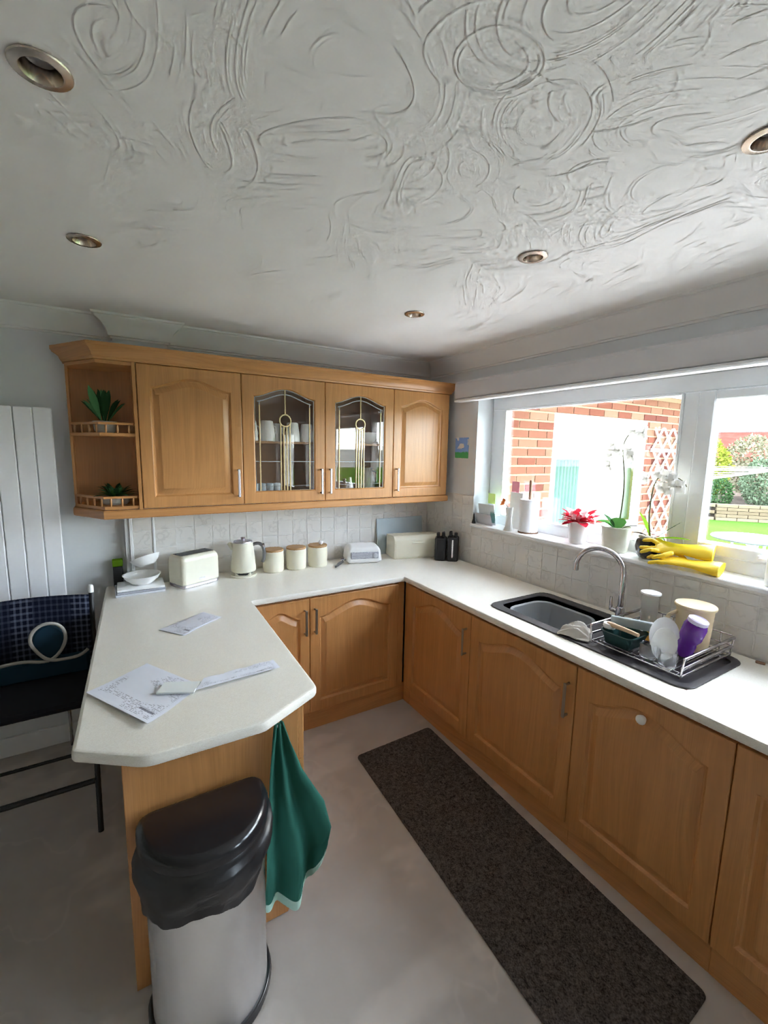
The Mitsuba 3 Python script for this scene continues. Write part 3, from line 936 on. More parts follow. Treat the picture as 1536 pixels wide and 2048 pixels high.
wb = thing('washing_up_bowl', 'grey plastic washing up bowl standing in the sink', 'bowl')
wr = ring(sbox(-.490 + .09, -1.775 + .09, -.165 - .09, -1.390 - .09).buffer(.09, quad_segs=6))
part(wb, 'body', loft([z3(inset_pts(wr, .06), .7315), z3(inset_pts(wr, .045), .745), z3(inset_pts(wr, .012), .898), z3(inset_pts(wr, 0.0), .910), z3(inset_pts(wr, 0.003), .917), z3(inset_pts(wr, .016), .912),
                       z3(inset_pts(wr, .020), .898), z3(inset_pts(wr, .052), .75), z3(inset_pts(wr, .07), .738)]), 'gray_plastic', 35)


def crumple(cx, cy, w, d, h, z, seed, th=.006, n=22, ang=0.0, ridges=3.0):
    r = np.random.default_rng(seed).uniform(0, 6, 4)

    def fn(u, v):
        a, b = (u - .5) * w, (v - .5) * d
        a = a * (1 + .12 * np.sin(v * 5 + r[0]))
        b = b * (1 + .15 * np.sin(u * 4 + r[1]))
        x, y = cx + a * np.cos(ang) - b * np.sin(ang), cy + a * np.sin(ang) + b * np.cos(ang)
        e = np.sin(np.pi * np.clip(u, 0, 1)) * np.sin(np.pi * np.clip(v, 0, 1))
        zz = z + th + h * e ** .5 * (.45 + .38 * np.sin(ridges * 6.28 * u + r[2] + 1.5 * np.sin(v * 5 + r[3])) + .17 * np.sin(9 * v + 14 * u + r[0]))
        return x, y, zz
    return solid_sheet(fn, n, n, th)


m, uv = crumple(-.478, -1.838, .135, .12, .055, WT + .007, 3, ang=.4, n=34, ridges=3.6)
solo('dish_cloth', 'crumpled grey and white dish cloth on the rim of the sink', 'cloth', m, 'cloth_gray', 60)

# ------------------------------------------------------------------ dish rack and what it holds
rk = thing('dish_rack', 'chrome wire dish rack standing on the sink drainer', 'dish rack')
RX0, RX1, RY0, RY1, RZ = -.505, -.100, -2.298, -1.935, WT + .0075
w3 = lambda *p, r=.0032: tube(np.array(p), r, 8)
for y, s_ in ((RY1, 1), (RY0, -1)):
    part(rk, 'end_frame', cat(*[w3((RX0, y + s_ * o, RZ + h), (RX1, y + s_ * o, RZ + h), r=rr) for h, o, rr in ((.084, .008, .0062), (.046, .004, .0055), (.012, .0, .0045))],
                              *[w3((x, y, RZ + .004), (x, y + s_ * .008, RZ + .088), r=.0036) for x in (RX0, RX1)]), 'chrome', 50)
part(rk, 'back_wires', cat(*[w3((RX1, RY0, RZ + h), (RX1, RY1, RZ + h), r=.0028) for h in (.092, .05, .012)], *[w3((RX1, y, RZ + .004), (RX1, y, RZ + .092), r=.0018) for y in np.linspace(RY0 + .04, RY1 - .04, 7)]), 'chrome', 50)
part(rk, 'front_wire', w3((RX0, RY0, RZ + .014), (RX0, RY1, RZ + .014), r=.003), 'chrome', 50)
part(rk, 'base_wires', cat(*[w3((RX0, y, RZ + .010), (RX1, y, RZ + .010), r=.0020) for y in np.linspace(RY0 + .02, RY1 - .02, 13)],
                           *[w3((x, RY0, RZ + .0045), (x, RY1, RZ + .0045), r=.0032) for x in (RX0 + .05, RX0 + .21, RX1 - .05)]), 'chrome', 50)
RB = RZ + .0135                       # what stands in the rack stands here
q = thing('tall_glass', 'tall clear glass standing upside down by the tap', 'glass')
part(q, 'body', lathe([(.034, 0), (.036, .002), (.040, .150), (.039, .172), (0, .174), (0, .164), (.035, .162), (.036, .150), (.032, 0)][::1], 28, (-.160, -1.990, RB)), 'glass', 40)
part(q, 'foot', lathe([(0, .1745), (.040, .1745), (.043, .178), (.042, .184), (.034, .187), (0, .1865)], 28, (-.160, -1.990, RB)), 'white', 40, 'pale thick base of the glass')

q = thing('cream_jug', 'large cream plastic jug upside down at the back of the dish rack', 'jug')
part(q, 'body', lathe([(.058, 0), (.060, .004), (.069, .178), (.076, .182), (.077, .191), (.074, .195), (0, .193), (0, .187), (.065, .185), (.056, .004)], 36, (-.190, -2.190, RB)), 'beige', 40)
part(q, 'handle', tube([(-.240, -2.145, RB + .16), (-.264, -2.124, RB + .14), (-.276, -2.114, RB + .09), (-.262, -2.126, RB + .05), (-.234, -2.151, RB + .03)], .008, 10), 'beige', 50)

q = thing('purple_bottle', 'purple plastic drinks bottle leaning at the right end of the dish rack', 'bottle')
ax_ = np.array([.02, -.26, .95]); ax_ /= np.linalg.norm(ax_)
bo = np.array([-.320, -2.215, RB + .012])
part(q, 'body', lathe([(0, 0), (.026, 0), (.031, .006), (.033, .05), (.030, .062), (.040, .085), (.041, .135), (.036, .150), (.034, .152), (0, .152)], 32, bo, ax_), 'purple', 40)
part(q, 'cap', lathe([(.034, .1525), (.036, .155), (.036, .168), (.030, .172), (.026, .168), (0, .167)], 28, bo, ax_), 'lilac', 40, 'pale lilac rim')


def plate(c, nrm, r, asp, m, name, lab, grp):
    a = lathe([(0, 0), (.55 * r, 0), (.62 * r, .003), (r, .016), (r, .019), (.60 * r, .007), (0, .0045)], 40)
    a.apply_scale([1, asp, 1])
    M = trimesh.geometry.align_vectors([0, 0, 1], np.asarray(nrm, float))
    a.apply_transform(M)
    a.apply_translation(np.asarray(c) - np.array([0, 0, a.bounds[0, 2]]) * 0)
    a.apply_translation([0, 0, c[2] - a.bounds[0, 2]])
    return solo(name, lab, 'plate', a, m, 40, grp)


plate((-.348, -2.148, RB), (-.70, -.68, .22), .078, .72, 'white', 'oval_dish', 'white oval dish standing on edge in the rack, back one of the pair', 'white oval dishes in the rack')
plate((-.405, -2.178, RB), (-.70, -.68, .22), .066, .72, 'white', 'oval_dish', 'white oval dish standing on edge in the rack, front one beside the purple bottle', 'white oval dishes in the rack')

q = thing('green_dish', 'dark green glass oven dish in the dish rack behind the ribbed tumblers', 'dish')
gd = ring(sbox(-.492 + .03, -2.10 + .03, -.335 - .03, -1.952 - .03).buffer(.03, quad_segs=4))
part(q, 'body', loft([z3(inset_pts(gd, .022), RB), z3(inset_pts(gd, .006), RB + .05), z3(gd, RB + .056), z3(gd, RB + .060), z3(inset_pts(gd, .008), RB + .058), z3(inset_pts(gd, .028), RB + .006)]), 'green_dark', 35)
b1 = bx(-.098, .098, -.006, .006, 0, .050, .003)
M = trimesh.transformations.rotation_matrix(np.radians(-62), Z)
b1.apply_transform(trimesh.transformations.rotation_matrix(np.radians(24), (1, 0, 0)))
b1.apply_transform(M)
b1.apply_translation((-.365, -2.045, RB + .066 - b1.bounds[0, 2]))
q = thing('chopping_board', 'narrow white and green board propped across the green dish', 'board')
part(q, 'board', b1, 'pale_blue', False)
b2 = b1.copy()
b2.apply_transform(trimesh.transformations.scale_matrix(1.0))
b2.apply_translation((.0125, .0065, -.006))
part(q, 'back', b2, 'green', False, 'green back')
q = thing('washing_brush', 'wooden washing up brush lying on the green dish', 'brush')
pth = smoothpath([(-.452, -1.972, RB + .080), (-.458, -2.03, RB + .083), (-.464, -2.112, RB + .082)], 6)
part(q, 'handle', tube(pth, np.linspace(.011, .008, len(pth)), 10), 'brush_wood', 50)
part(q, 'bristles', lathe([(0, 0), (.024, 0), (.027, .008), (.024, .022), (0, .024)], 20, (-.445, -1.975, RB + .0618)), 'white', 40, 'round white bristle head')
m, uv = crumple(-.250, -2.060, .10, .09, .055, RB + .002, 9, ang=.3)
solo('orange_cloth', 'mustard yellow cloth bunched up in the middle of the dish rack', 'cloth', m, 'orange_cloth', 60)


def ribbed(c, r, h):
    a = np.arange(48) * 2 * np.pi / 48
    rr = lambda s: s * (1 + .045 * np.cos(12 * a))
    rs = [np.column_stack([rr(s) * np.cos(a), rr(s) * np.sin(a), np.full(48, z)]) for s, z in ((r * .80, 0), (r * .98, h * .35), (r, h * .8), (r * .9, h), (r * .80, h * .985), (r * .86, h * .8), (r * .84, h * .3), (r * .55, h * .14))]
    m = loft(rs)
    m.apply_translation(c)
    return m


solo('ribbed_tumbler', 'clear ribbed glass tumbler at the front of the dish rack, left of the pair', 'glass', ribbed((-.472, -2.158, RB), .033, .068), 'glass', 45, 'ribbed glass tumblers by the rack')
solo('ribbed_tumbler', 'clear ribbed glass tumbler at the front of the dish rack, right of the pair', 'glass', ribbed((-.470, -2.232, RB), .033, .068), 'glass', 45, 'ribbed glass tumblers by the rack')
solo('brown_tag', 'small dark brown tag lying on the worktop right of the sink', 'tag', rotz(bx(-.012, .012, -.016, .016, WT + .0003, WT + .006, .002), 15, (0, 0, 0)).apply_translation((-.045, -2.385, 0)), 'wood_dark', False)

# ------------------------------------------------------------------ along the back worktop
E0 = WT + .0006


def rot_place(m, deg, x, y, z=E0):
    m = m.copy()
    m.apply_transform(trimesh.transformations.rotation_matrix(np.radians(deg), Z))
    m.apply_translation((x, y, z))
    return m


def rrect(w, d, r, q=5):
    return sbox(-w / 2 + r, -d / 2 + r, w / 2 - r, d / 2 - r).buffer(r, quad_segs=q)


# toaster
t_ = thing('toaster', 'cream two slice toaster on the worktop below the solid cabinet', 'toaster')
TO = (24.5, -1.905, -.173)
pol = rrect(.255, .165, .028)
rp = ring(pol)
shell = loft([z3(inset_pts(rp, .004), .020), z3(rp, .026), z3(rp, .160), z3(inset_pts(rp, .006), .178), z3(shrink(rp, .012), .189), z3(shrink(rp, .022), .194)], True, False)
slots = [sbox(-.095, -.034, .095, -.012), sbox(-.095, .012, .095, .034)]
tpol = Polygon(shrink(rp, .022))
vv, ff = tri2d(tpol.difference(slots[0]).difference(slots[1]))
sl = [prism(s, .12, .1945).copy() for s in slots]
part(t_, 'body', rot_place(cat(shell, trimesh.Trimesh(z3(vv, .194), ff, process=False)), *TO), 'cream', 35)
part(t_, 'slots', rot_place(cat(*[bx(-.095, .095, a, b, .15, .1925) for a, b in ((-.034, -.012), (.012, .034))], bx(-.108, .108, -.046, .046, .1935, .1955, .001)), *TO), 'black', 30, 'dark toasting slots')
part(t_, 'base', rot_place(prism(rrect(.250, .160, .026), 0, .020, .003), *TO), 'satin', 35, 'metal base band')
part(t_, 'lever', rot_place(cat(bx(.1275, .150, -.018, .018, .118, .132, .004), bx(.1272, .1285, -.004, .004, .05, .15)), *TO), 'cream', 35)
part(t_, 'knob', rot_place(lathe([(.016, 0), (.016, .010), (.012, .013), (0, .013)], 20, (.1275, 0, .055), (1, 0, 0)), *TO), 'cream', 35)
part(t_, 'badge', rot_place(bx(-.020, .020, -.0838, -.0824, .040, .050, .0005), *TO), 'satin', False)

# kettle
kt = thing('kettle', 'cream kettle with a metal and black handle beside the toaster', 'kettle')
KC = (-1.600, -.150, E0)
part(kt, 'body', lathe([(.070, .030), (.078, .036), (.079, .055), (.074, .12), (.063, .215), (.061, .224), (0, .226)], 36, KC), 'cream', 40)
part(kt, 'lid', lathe([(.0605, .2262), (.058, .233), (.03, .238), (.012, .239), (.012, .246), (.016, .252), (.010, .258), (0, .259)], 32, KC), 'satin', 40, 'dark metal lid with knob')
part(kt, 'base', cat(lathe([(0, 0), (.082, 0), (.084, .006), (.078, .012), (0, .012)], 36, KC), *[lathe([(.012, .0122), (.012, .0298), (0, .0298)][::1], 12, (KC[0] + .055 * math.cos(a), KC[1] + .055 * math.sin(a), E0)) for a in (.4, 2.0, 3.6, 5.2)]), 'cream', 40)
part(kt, 'under', lathe([(0, .0125), (.05, .0125), (.068, .0297), (0, .0297)], 30, KC), 'black', 40)
part(kt, 'handle', tube(smoothpath([(KC[0] + .060, KC[1] - .012, E0 + .205), (KC[0] + .115, KC[1] - .028, E0 + .200), (KC[0] + .128, KC[1] - .032, E0 + .165), (KC[0] + .118, KC[1] - .029, E0 + .085)], 6), .011, 12), 'steel_dark', 50, 'dark handle')
part(kt, 'handle_cap', lathe([(0, 0), (.0135, 0), (.0135, .012), (0, .014)], 20, (KC[0] + .122, KC[1] - .031, E0 + .197), (.9, -.3, .25)), 'chrome', 40)
part(kt, 'spout', tube([(KC[0] - .055, KC[1] + .02, E0 + .185), (KC[0] - .085, KC[1] + .030, E0 + .222)], [.022, .012], 12), 'cream', 50)

# canisters
for i, (x, lab) in enumerate(((-1.395, 'cream storage canister with wooden lid next to the kettle'), (-1.232, 'cream storage canister with wooden lid in the middle of three'), (-1.070, 'cream storage canister with a white scoop on its wooden lid, right of three'))):
    q = thing('canister', lab, 'canister', 'cream canisters')
    part(q, 'body', lathe([(0, 0), (.062, 0), (.068, .006), (.070, .070), (.069, .140), (.066, .143), (0, .143)], 36, (x, -.135, E0)), 'cream_matt', 40)
    part(q, 'lid', lathe([(0, .1435), (.067, .1435), (.069, .147), (.067, .156), (0, .158)], 36, (x, -.135, E0)), 'lid_wood', 40, 'wooden lid')
    if i == 2:
        m = trimesh.creation.icosphere(2, .017)
        m.apply_translation((x + .015, -.160, E0 + .158 + .017))
        part(q, 'knob', m, 'white', True, 'white knob')

q = thing('can_opener', 'metal can opener lying between the canisters and the white radio', 'can opener')
for dy, dz in ((0, 0), (.022, .002)):
    part(q, 'arm', tube(smoothpath([(-.985 + dy, -.262 + dy, E0 + .009), (-.94, -.225 + dy * .5, E0 + .012 + dz), (-.885, -.170, E0 + .014 + dz)], 5), [.008] * 11, 8), 'steel_dark', 50)
part(q, 'wheel', lathe([(0, 0), (.018, 0), (.018, .006), (0, .006)], 20, (-.875, -.160, E0 + .024)), 'chrome', 40)

# white radio-like appliance
ap = thing('white_radio', 'white plastic radio with a dark slotted front on the worktop', 'radio')
AO = (-17.0, -.715, -.155)
ar = ring(rrect(.270, .215, .03))
part(ap, 'body', rot_place(loft([z3(shrink(ar, .022), 0), z3(inset_pts(ar, .004), .014), z3(ar, .022), z3(inset_pts(ar, .002), .034), z3(inset_pts(ar, .010), .095), z3(shrink(ar, .022), .118), z3(shrink(ar, .042), .126), z3(shrink(ar, .055), .127)]), *AO), 'white', 35)
gpan = bx(-.105, .105, -.1085, -.098, .038, .088, .004)
part(ap, 'front_panel', rot_place(gpan, *AO), 'gray_matt', 30, 'dark grey front panel')
for i in range(5):
    part(ap, 'slot_bar', rot_place(bx(-.098, .055, -.1108, -.1086, .0425 + i * .0092, .0475 + i * .0092, .001), *AO), 'gray_light', False)
part(ap, 'dial', rot_place(lathe([(.018, 0), (.018, .006), (.015, .008), (0, .008)], 24, (.080, -.1086, .063), (0, -1, 0)), *AO), 'gray_light', 40)

# bread bin, glass board, knife block
bb = thing('bread_bin', 'cream metal bread bin standing in the corner', 'bread bin')
BO = (-12.0, -.268, -.192)
yz = rounded([(-.098, 0), (.098, 0), (.098, .172), (-.070, .180), (-.098, .150)], [.006, .006, .02, .03, .03])
side = place(prism(Polygon([(y, z) for y, z in yz.exterior.coords]), -.198, .198, .004), (0, 0, 0), (0, 1, 0), (0, 0, 1), (1, 0, 0))
part(bb, 'body', rot_place(side, *BO), 'cream_matt', 35)
part(bb, 'flap', rot_place(bx(-.188, .188, -.1015, -.0985, .014, .148, .0012), *BO), 'cream_matt', False)
part(bb, 'handle', rot_place(bx(-.055, .055, -.109, -.1017, .118, .132, .004), *BO), 'cream', 30)
m = bx(-.225, .225, -.004, .004, 0, .290, .003)
m.apply_transform(trimesh.transformations.rotation_matrix(np.radians(-6), (1, 0, 0)))
m.apply_translation((-.290, -.046, E0 - m.bounds[0, 2]))
solo('glass_board', 'pale blue glass board leaning on the tiles behind the bread bin', 'board', m, 'pale_blue', False)
kb = thing('knife_block', 'black double knife block on the worktop in the corner', 'knife block')
KO = (-42.0, -.112, -.425)
part(kb, 'body', rot_place(cat(prism(rrect(.088, .12, .024), 0, .175, .006).apply_translation((-.047, 0, 0)), prism(rrect(.088, .12, .024), 0, .185, .006).apply_translation((.047, 0, 0))), *KO), 'black', 35)
for x, hgt in ((-.068, .200), (-.028, .208), (.028, .214), (.068, .206)):
    part(kb, 'knife_handle', rot_place(bx(x - .012, x + .012, -.025, .025, .1865 if x > 0 else .1765, hgt + .012, .005), *KO), 'black_gloss', 30)
part(kb, 'strip', rot_place(bx(.040, .052, -.0622, -.0602, .03, .170, .0008), *KO), 'chrome', False, 'bright metal strip')

# left end: magazines, bowls, small box
for i, (w, d, a, c, z, lab, mt) in enumerate(((.250, .190, 2, (-2.205, -.185), 0, 'grey magazine at the bottom of the pile under the white bowls', 'gray_light'), (.245, .185, 4, (-2.203, -.183), .0125, 'dark blue magazine in the middle of the pile under the white bowls', 'gray_matt'),
                                              (.240, .180, 0, (-2.198, -.180), .0250, 'pale magazine on top of the pile under the white bowls', 'white_matt'))):
    solo('magazine', lab, 'magazine', rot_place(bx(-w / 2, w / 2, -d / 2, d / 2, 0, .012, .002), a, c[0], c[1], E0 + z), mt, False, 'magazines under the bowls')


def bowl_m(r, h, t=.004):
    return lathe([(0, 0), (r * .45, 0), (r * .52, .004), (r * .85, h * .55), (r, h), (r + .003, h + .002), (r - t, h + .002), (r * .8, h * .55), (r * .45, .012), (0, .010)], 40)


mb = bowl_m(.098, .055).apply_translation((-2.190, -.180, E0 + .0375))
solo('white_bowl', 'white bowl on top of the pile of magazines', 'bowl', mb, 'white', 40)
mb = bowl_m(.080, .050)
mb.apply_transform(trimesh.transformations.rotation_matrix(np.radians(-24), (0.75, .6, 0)))
mb.apply_translation((-2.155, -.140, E0 + .130 - mb.bounds[0, 2] - .012))
solo('white_bowl', 'smaller white bowl tilted inside the white bowl', 'bowl', mb, 'white', 40)
q = thing('tea_box', 'small black box with a green lid beside the white bowls', 'box')
part(q, 'body', bx(-2.335, -2.285, -.066, -.020, E0, E0 + .125, .003), 'black', False)
part(q, 'lid', bx(-2.337, -2.283, -.068, -.018, E0 + .1255, E0 + .165, .003), 'leaf_bright', False, 'green lid')

# ------------------------------------------------------------------ papers on the peninsula


def sheet_on(name, lab, corners, th, lift, seed, mat_='paper', n=14, cat_='paper', z=0.0):
    c = np.asarray(corners, float)          # four corners in order, (u, v) = (0,0), (1,0), (1,1), (0,1)
    r = np.random.default_rng(seed).uniform(0, 6, 3)

    def fn(u, v):
        p = (1 - u)[..., None] * ((1 - v)[..., None] * c[0] + v[..., None] * c[3]) + u[..., None] * ((1 - v)[..., None] * c[1] + v[..., None] * c[2])
        return p[..., 0], p[..., 1], E0 + z + th / 2 + lift(u, v)
    m, uv = solid_sheet(fn, n, n, th)
    return solo(name, lab, cat_, m, mat_, True, uv=uv)


sheet_on('printed_sheet', 'white printed sheet of paper lying at the near end of the peninsula', [(-2.404, -1.338), (-2.232, -1.640), (-2.057, -1.470), (-2.214, -1.199)], .0008,
         lambda u, v: .010 * np.clip(1 - 2.2 * v, 0, 1) ** 2 * (.4 + .6 * u) + .0005 + .002 * np.sin(3.1 * u) * np.sin(3.1 * v), 1)
solo('folded_leaflet', 'pale folded leaflet lying on the printed sheet', 'leaflet', rot_place(bx(-.062, .062, -.036, .036, 0, .006, .001), -26, -2.128, -1.462, E0 + .0055), 'frost', False)
sheet_on('receipt', 'long crumpled till receipt lying beside the printed sheet', [(-2.080, -1.512), (-1.776, -1.488), (-1.782, -1.418), (-2.045, -1.448)], .0006,
         lambda u, v: .0045 * (1 - u) + .004 * np.abs(np.sin(9 * u + v)) * (.3 + .7 * v), 2, n=20, cat_='receipt', z=.0065)
sheet_on('envelope', 'folded letter lying in the middle of the peninsula worktop', [(-2.150, -.872), (-2.060, -.990), (-1.872, -.846), (-1.940, -.732)], .003, lambda u, v: .004 * np.sin(3.1 * v) * np.abs(np.sin(2.2 * u)), 5, cat_='letter')

# ------------------------------------------------------------------ pedal bin with bag, towel
bn = thing('pedal_bin', 'brushed steel pedal bin with black lid in front of the peninsula', 'bin')
BX, BY, BR = -2.092, -1.722, .186


def dshape(r, back=.072, n=40):
    a = np.linspace(np.pi, 2 * np.pi, n)
    arc = np.column_stack([BX + r * np.cos(a), BY + r * np.sin(a)])
    k = .05
    c = [np.array([BX + r, BY + back - k]), np.array([BX + r, BY + back]), np.array([BX + r - k, BY + back])]
    d = [np.array([BX - r + k, BY + back]), np.array([BX - r, BY + back]), np.array([BX - r, BY + back - k])]
    return np.vstack([arc[:-1], [arc[-1]], bez(*c, n=8), bez(*d, n=8)])


bs = dshape(BR - .012)
part(bn, 'body', loft([z3(bs, .030), z3(bs, .612)]), 'steel', 35, 'brushed steel body')
bs2 = dshape(BR - .004)
part(bn, 'base_rim', loft([z3(inset_pts(bs2, -.004), .0006), z3(inset_pts(bs2, -.006), .010), z3(inset_pts(bs2, -.002), .026), z3(inset_pts(bs2, .004), .0298)]), 'black_gloss', 35, 'black plastic base rim')
hd = dshape(BR)
lidr = [z3(inset_pts(hd, .004), .617), z3(inset_pts(hd, -.003), .622), z3(inset_pts(hd, -.004), .640), z3(inset_pts(hd, .001), .652), z3(inset_pts(hd, .010), .660), z3(shrink(hd, .022), .664), z3(shrink(hd, .040), .663), z3(shrink(hd, .07), .666), z3(shrink(hd, .10), .668)]
part(bn, 'lid', loft(lidr), 'black_gloss', 40, 'glossy black lid')
part(bn, 'pedal', bx(BX - .06, BX + .06, BY - BR - .045, BY - BR - .004, .012, .024, .005), 'black', 30)
# the liner that hangs out under the lid
nb = 120
base = dshape(BR - .010)
per = np.r_[0, np.cumsum(np.linalg.norm(np.diff(np.vstack([base, base[:1]]), axis=0), axis=1))]
ss = np.linspace(0, per[-1], nb, endpoint=False)
bl = np.vstack([base, base[:1]])
bp_ = np.column_stack([np.interp(ss, per, bl[:, 0]), np.interp(ss, per, bl[:, 1])])
e1 = np.roll(bp_, -1, 0) - np.roll(bp_, 1, 0)
nrm = np.column_stack([e1[:, 1], -e1[:, 0]]) / np.linalg.norm(e1, axis=1, keepdims=True)
th_ = np.arctan2(bp_[:, 1] - BY, bp_[:, 0] - BX)
hem = .452 + .022 * np.sin(3 * th_ + .6) + .006 * np.sin(7 * th_ + 1) + .10 * np.clip(np.cos(th_ + .15), 0, 1) ** 3 + .05 * np.clip(np.sin(th_), 0, 1)
rows_o, rows_i = [], []
for i, v in enumerate(np.linspace(0, 1, 16)):
    z = .613 * (1 - v) + hem * v
    puff = .004 + .020 * math.sin(math.pi * min(v * 1.25, 1)) ** 1.0 + .006 * v
    wob = .003 * v * np.sin(th_ * 9 + 4 * v) + .004 * np.sin(th_ * 5 + 9 * v + 1) * math.sin(math.pi * v) + .0015 * np.sin(23 * th_ + 6 * v) * v
    off = np.clip(puff + wob, .004, None)
    if v < .15:
        off = np.minimum(off, .010)
    back_ = np.clip((bp_[:, 1] - (BY + .03)) / .04, 0, 1)
    off = off * (1 - back_) + .0045 * back_
    rows_o.append(np.column_stack([bp_ + nrm * off[:, None], z]))
    rows_i.append(np.column_stack([bp_ + nrm * (off - .0012)[:, None], z]))
solo('bin_bag', 'black plastic bag hanging out under the lid of the pedal bin', 'bin bag', loft((rows_o + rows_i[::-1] + rows_o[:1])[::-1], False, False), 'black_bag', 50)

hk = solo('towel_hook', 'small hook on the end panel holding the green towel', 'hook', cat(lathe([(0, 0), (.012, 0), (.012, .004), (.005, .008), (.004, .030), (.008, .034), (.008, .038), (0, .040)], 16, (-1.836, -1.6205, .812), (0, -1, 0))), 'satin', 40)


def towel_fn(u, v):
    vv_ = np.clip(v, 0, 1)
    xl = -1.850 - .062 * vv_ ** .7
    xr = np.interp(vv_, [0, .12, .35, .62, .82, 1], [-1.822, -1.805, -1.765, -1.690, -1.668, -1.700])
    x = xl + (xr - xl) * u
    bot = np.interp(u, [0, .35, .62, .85, 1.0], [.150, .112, .118, .20, .30])
    z = .822 + (bot - .822) * vv_
    amp = .007 + .024 * np.clip(vv_ * 1.3, 0, 1)
    y = -1.648 - amp * (1 + np.sin(u * 13.5 + .8 * np.sin(vv_ * 4) + .3 + 1.2 * vv_)) * .9 - .03 * vv_ * u - .004 * np.sin(v * 17 + u * 5)
    return x, y, z


m, uv = solid_sheet(lambda u, v: towel_fn(u, v * .955), 40, 44, .005)
tw = thing('hand_towel', 'dark green towel hanging from a hook beside the pedal bin', 'towel')
part(tw, 'cloth', m, 'towel', 60)
m, uv = solid_sheet(lambda u, v: towel_fn(u, .957 + v * .043), 40, 4, .0054)
part(tw, 'hem', m, 'towel_pale', 60, 'pale green hem stripe')

solo('floor_mat', 'dark brown speckled runner mat on the floor in front of the sink', 'mat', prism(rounded([(-1.180, -.985), (-1.232, -2.585), (-.690, -2.570), (-.650, -.972)], .03), .0006, .010, .003), 'rug', 35)

# ------------------------------------------------------------------ radiator, chair
rd = thing('radiator', 'white vertical panel radiator on the wall left of the cabinets', 'radiator')
for i in range(6):
    x1 = -2.562 - i * .0815
    part(rd, 'panel', bx(x1 - .078, x1, -.100, -.078, .33, 1.958, .004), 'radiator', 30)
part(rd, 'header', cat(bx(-3.045, -2.565, -.0775, -.050, .36, .40, .004), bx(-3.045, -2.565, -.0775, -.050, 1.88, 1.92, .004)), 'radiator', 30)
for x in (-2.68, -2.93):
    part(rd, 'bracket', bx(x - .02, x + .02, -.0495, -.0005, 1.86, 1.94), 'radiator', False)
part(rd, 'valve', cat(tube([(-2.60, -.064, .0005), (-2.60, -.064, .355)], .008, 10), lathe([(0, 0), (.018, 0), (.018, .05), (0, .052)], 16, (-2.60, -.064, .24))), 'chrome', 40)

ch = thing('folding_chair', 'black folding bar chair with a plaid backrest pushed against the peninsula', 'chair')
CX0, CX1 = -2.985, -2.432
part(ch, 'seat', rbox(CX0 + .012, CX1 - .012, -.835, -.475, .615, .650, .03, b=.012), 'black_fabric', 40)
m, uv = solid_sheet(lambda u, v: (CX0 + .01 + u * (CX1 - CX0 - .02), -.425 + .05 * v - .030 * np.sin(np.pi * u) * -1 * .8 - .012 * np.sin(np.pi * v), .665 + v * (.335 + .012 * np.sin(3 * u) - .004 * u)), 24, 16, .018)
part(ch, 'backrest', m, 'plaid', True, 'dark blue plaid fabric backrest', uv=uv)
for x in (CX1, CX0):
    part(ch, 'leg', tube([(x, -.845, .0008), (x, -.78, .33), (x, -.500, .63)], .0115, 10), 'black', 50)
    part(ch, 'leg', tube([(x + .016 * (1 if x == CX0 else -1), -.255, .0008), (x + .016 * (1 if x == CX0 else -1), -.50, .33), (x + .016 * (1 if x == CX0 else -1), -.815, .60)], .0105, 10), 'black', 50)
    part(ch, 'back_post', tube([(x, -.46, .625), (x, -.415, .70), (x, -.358, 1.005)], .0115, 10), 'black', 50)
part(ch, 'stretcher', tube([(CX0 + .012, -.805, .235), (CX1 - .012, -.805, .235)], .0125, 10), 'black', 50)
part(ch, 'stretcher', tube([(CX0 + .03, -.335, .10), (CX1 - .03, -.335, .10)], .009, 10), 'black', 50)
part(ch, 'cap', lathe([(0, 0), (.0125, 0), (.013, .03), (.009, .04), (0, .041)], 16, (CX1, -.3585, 1.003)), 'white', 40, 'pale cap on the back post')

bg = thing('drawstring_bag', 'dark teal drawstring bag lying on the seat of the plaid chair', 'bag')
lobe = Point(0, 0).buffer(1.0, quad_segs=10)
lobe = affinity.translate(affinity.scale(lobe, .070, .082), -2.600, .838)
neck_ = Polygon([(-2.655, .80), (-2.60, .735), (-2.545, .80)])
bagp = sbox(-2.955, .6515, -2.447, .748).union(lobe).union(neck_).buffer(.012).buffer(-.012).simplify(.001)
bm = prism(bagp, -.022, .022, .012)
part(bg, 'body', place(bm, (0, -.512, 0), (1, 0, 0), Z, (0, -1, 0)), 'teal', 40)
cp_ = smoothpath([(-2.95, -.543, .735), (-2.79, -.545, .757), (-2.68, -.546, .757), (-2.605, -.548, .748), (-2.550, -.548, .800), (-2.534, -.548, .862), (-2.556, -.548, .914), (-2.604, -.548, .930),
                  (-2.648, -.548, .908), (-2.668, -.548, .858), (-2.650, -.548, .805), (-2.597, -.556, .752), (-2.55, -.548, .742), (-2.50, -.548, .744), (-2.45, -.546, .772)], 7)
part(bg, 'cord', tube(cp_, .0075, 9), 'cord', 60, 'pale cord tied in a loop')

# ------------------------------------------------------------------ inside the wall cabinets
MZ = 1.8115


def mug(x, y, r, h, lab, mt='white', ha=0.4):
    q = thing('mug', lab, 'mug', 'mugs in the glass cabinet')
    part(q, 'body', lathe([(r, 0), (r + .002, .004), (r * .96, h * .45), (r * .78, h * .97), (r * .70, h), (0, h)], 26, (x, y, MZ)), mt, 40)
    c, s = math.cos(ha), math.sin(ha)
    part(q, 'handle', tube([(x + (r * .86 - .004) * c, y + (r * .86 - .004) * s, MZ + h * .78), (x + (r + .020) * c, y + (r + .020) * s, MZ + h * .72), (x + (r + .024) * c, y + (r + .024) * s, MZ + h * .45), (x + (r * .97 - .003) * c, y + (r * .97 - .003) * s, MZ + h * .25)], .005, 8), mt, 50)


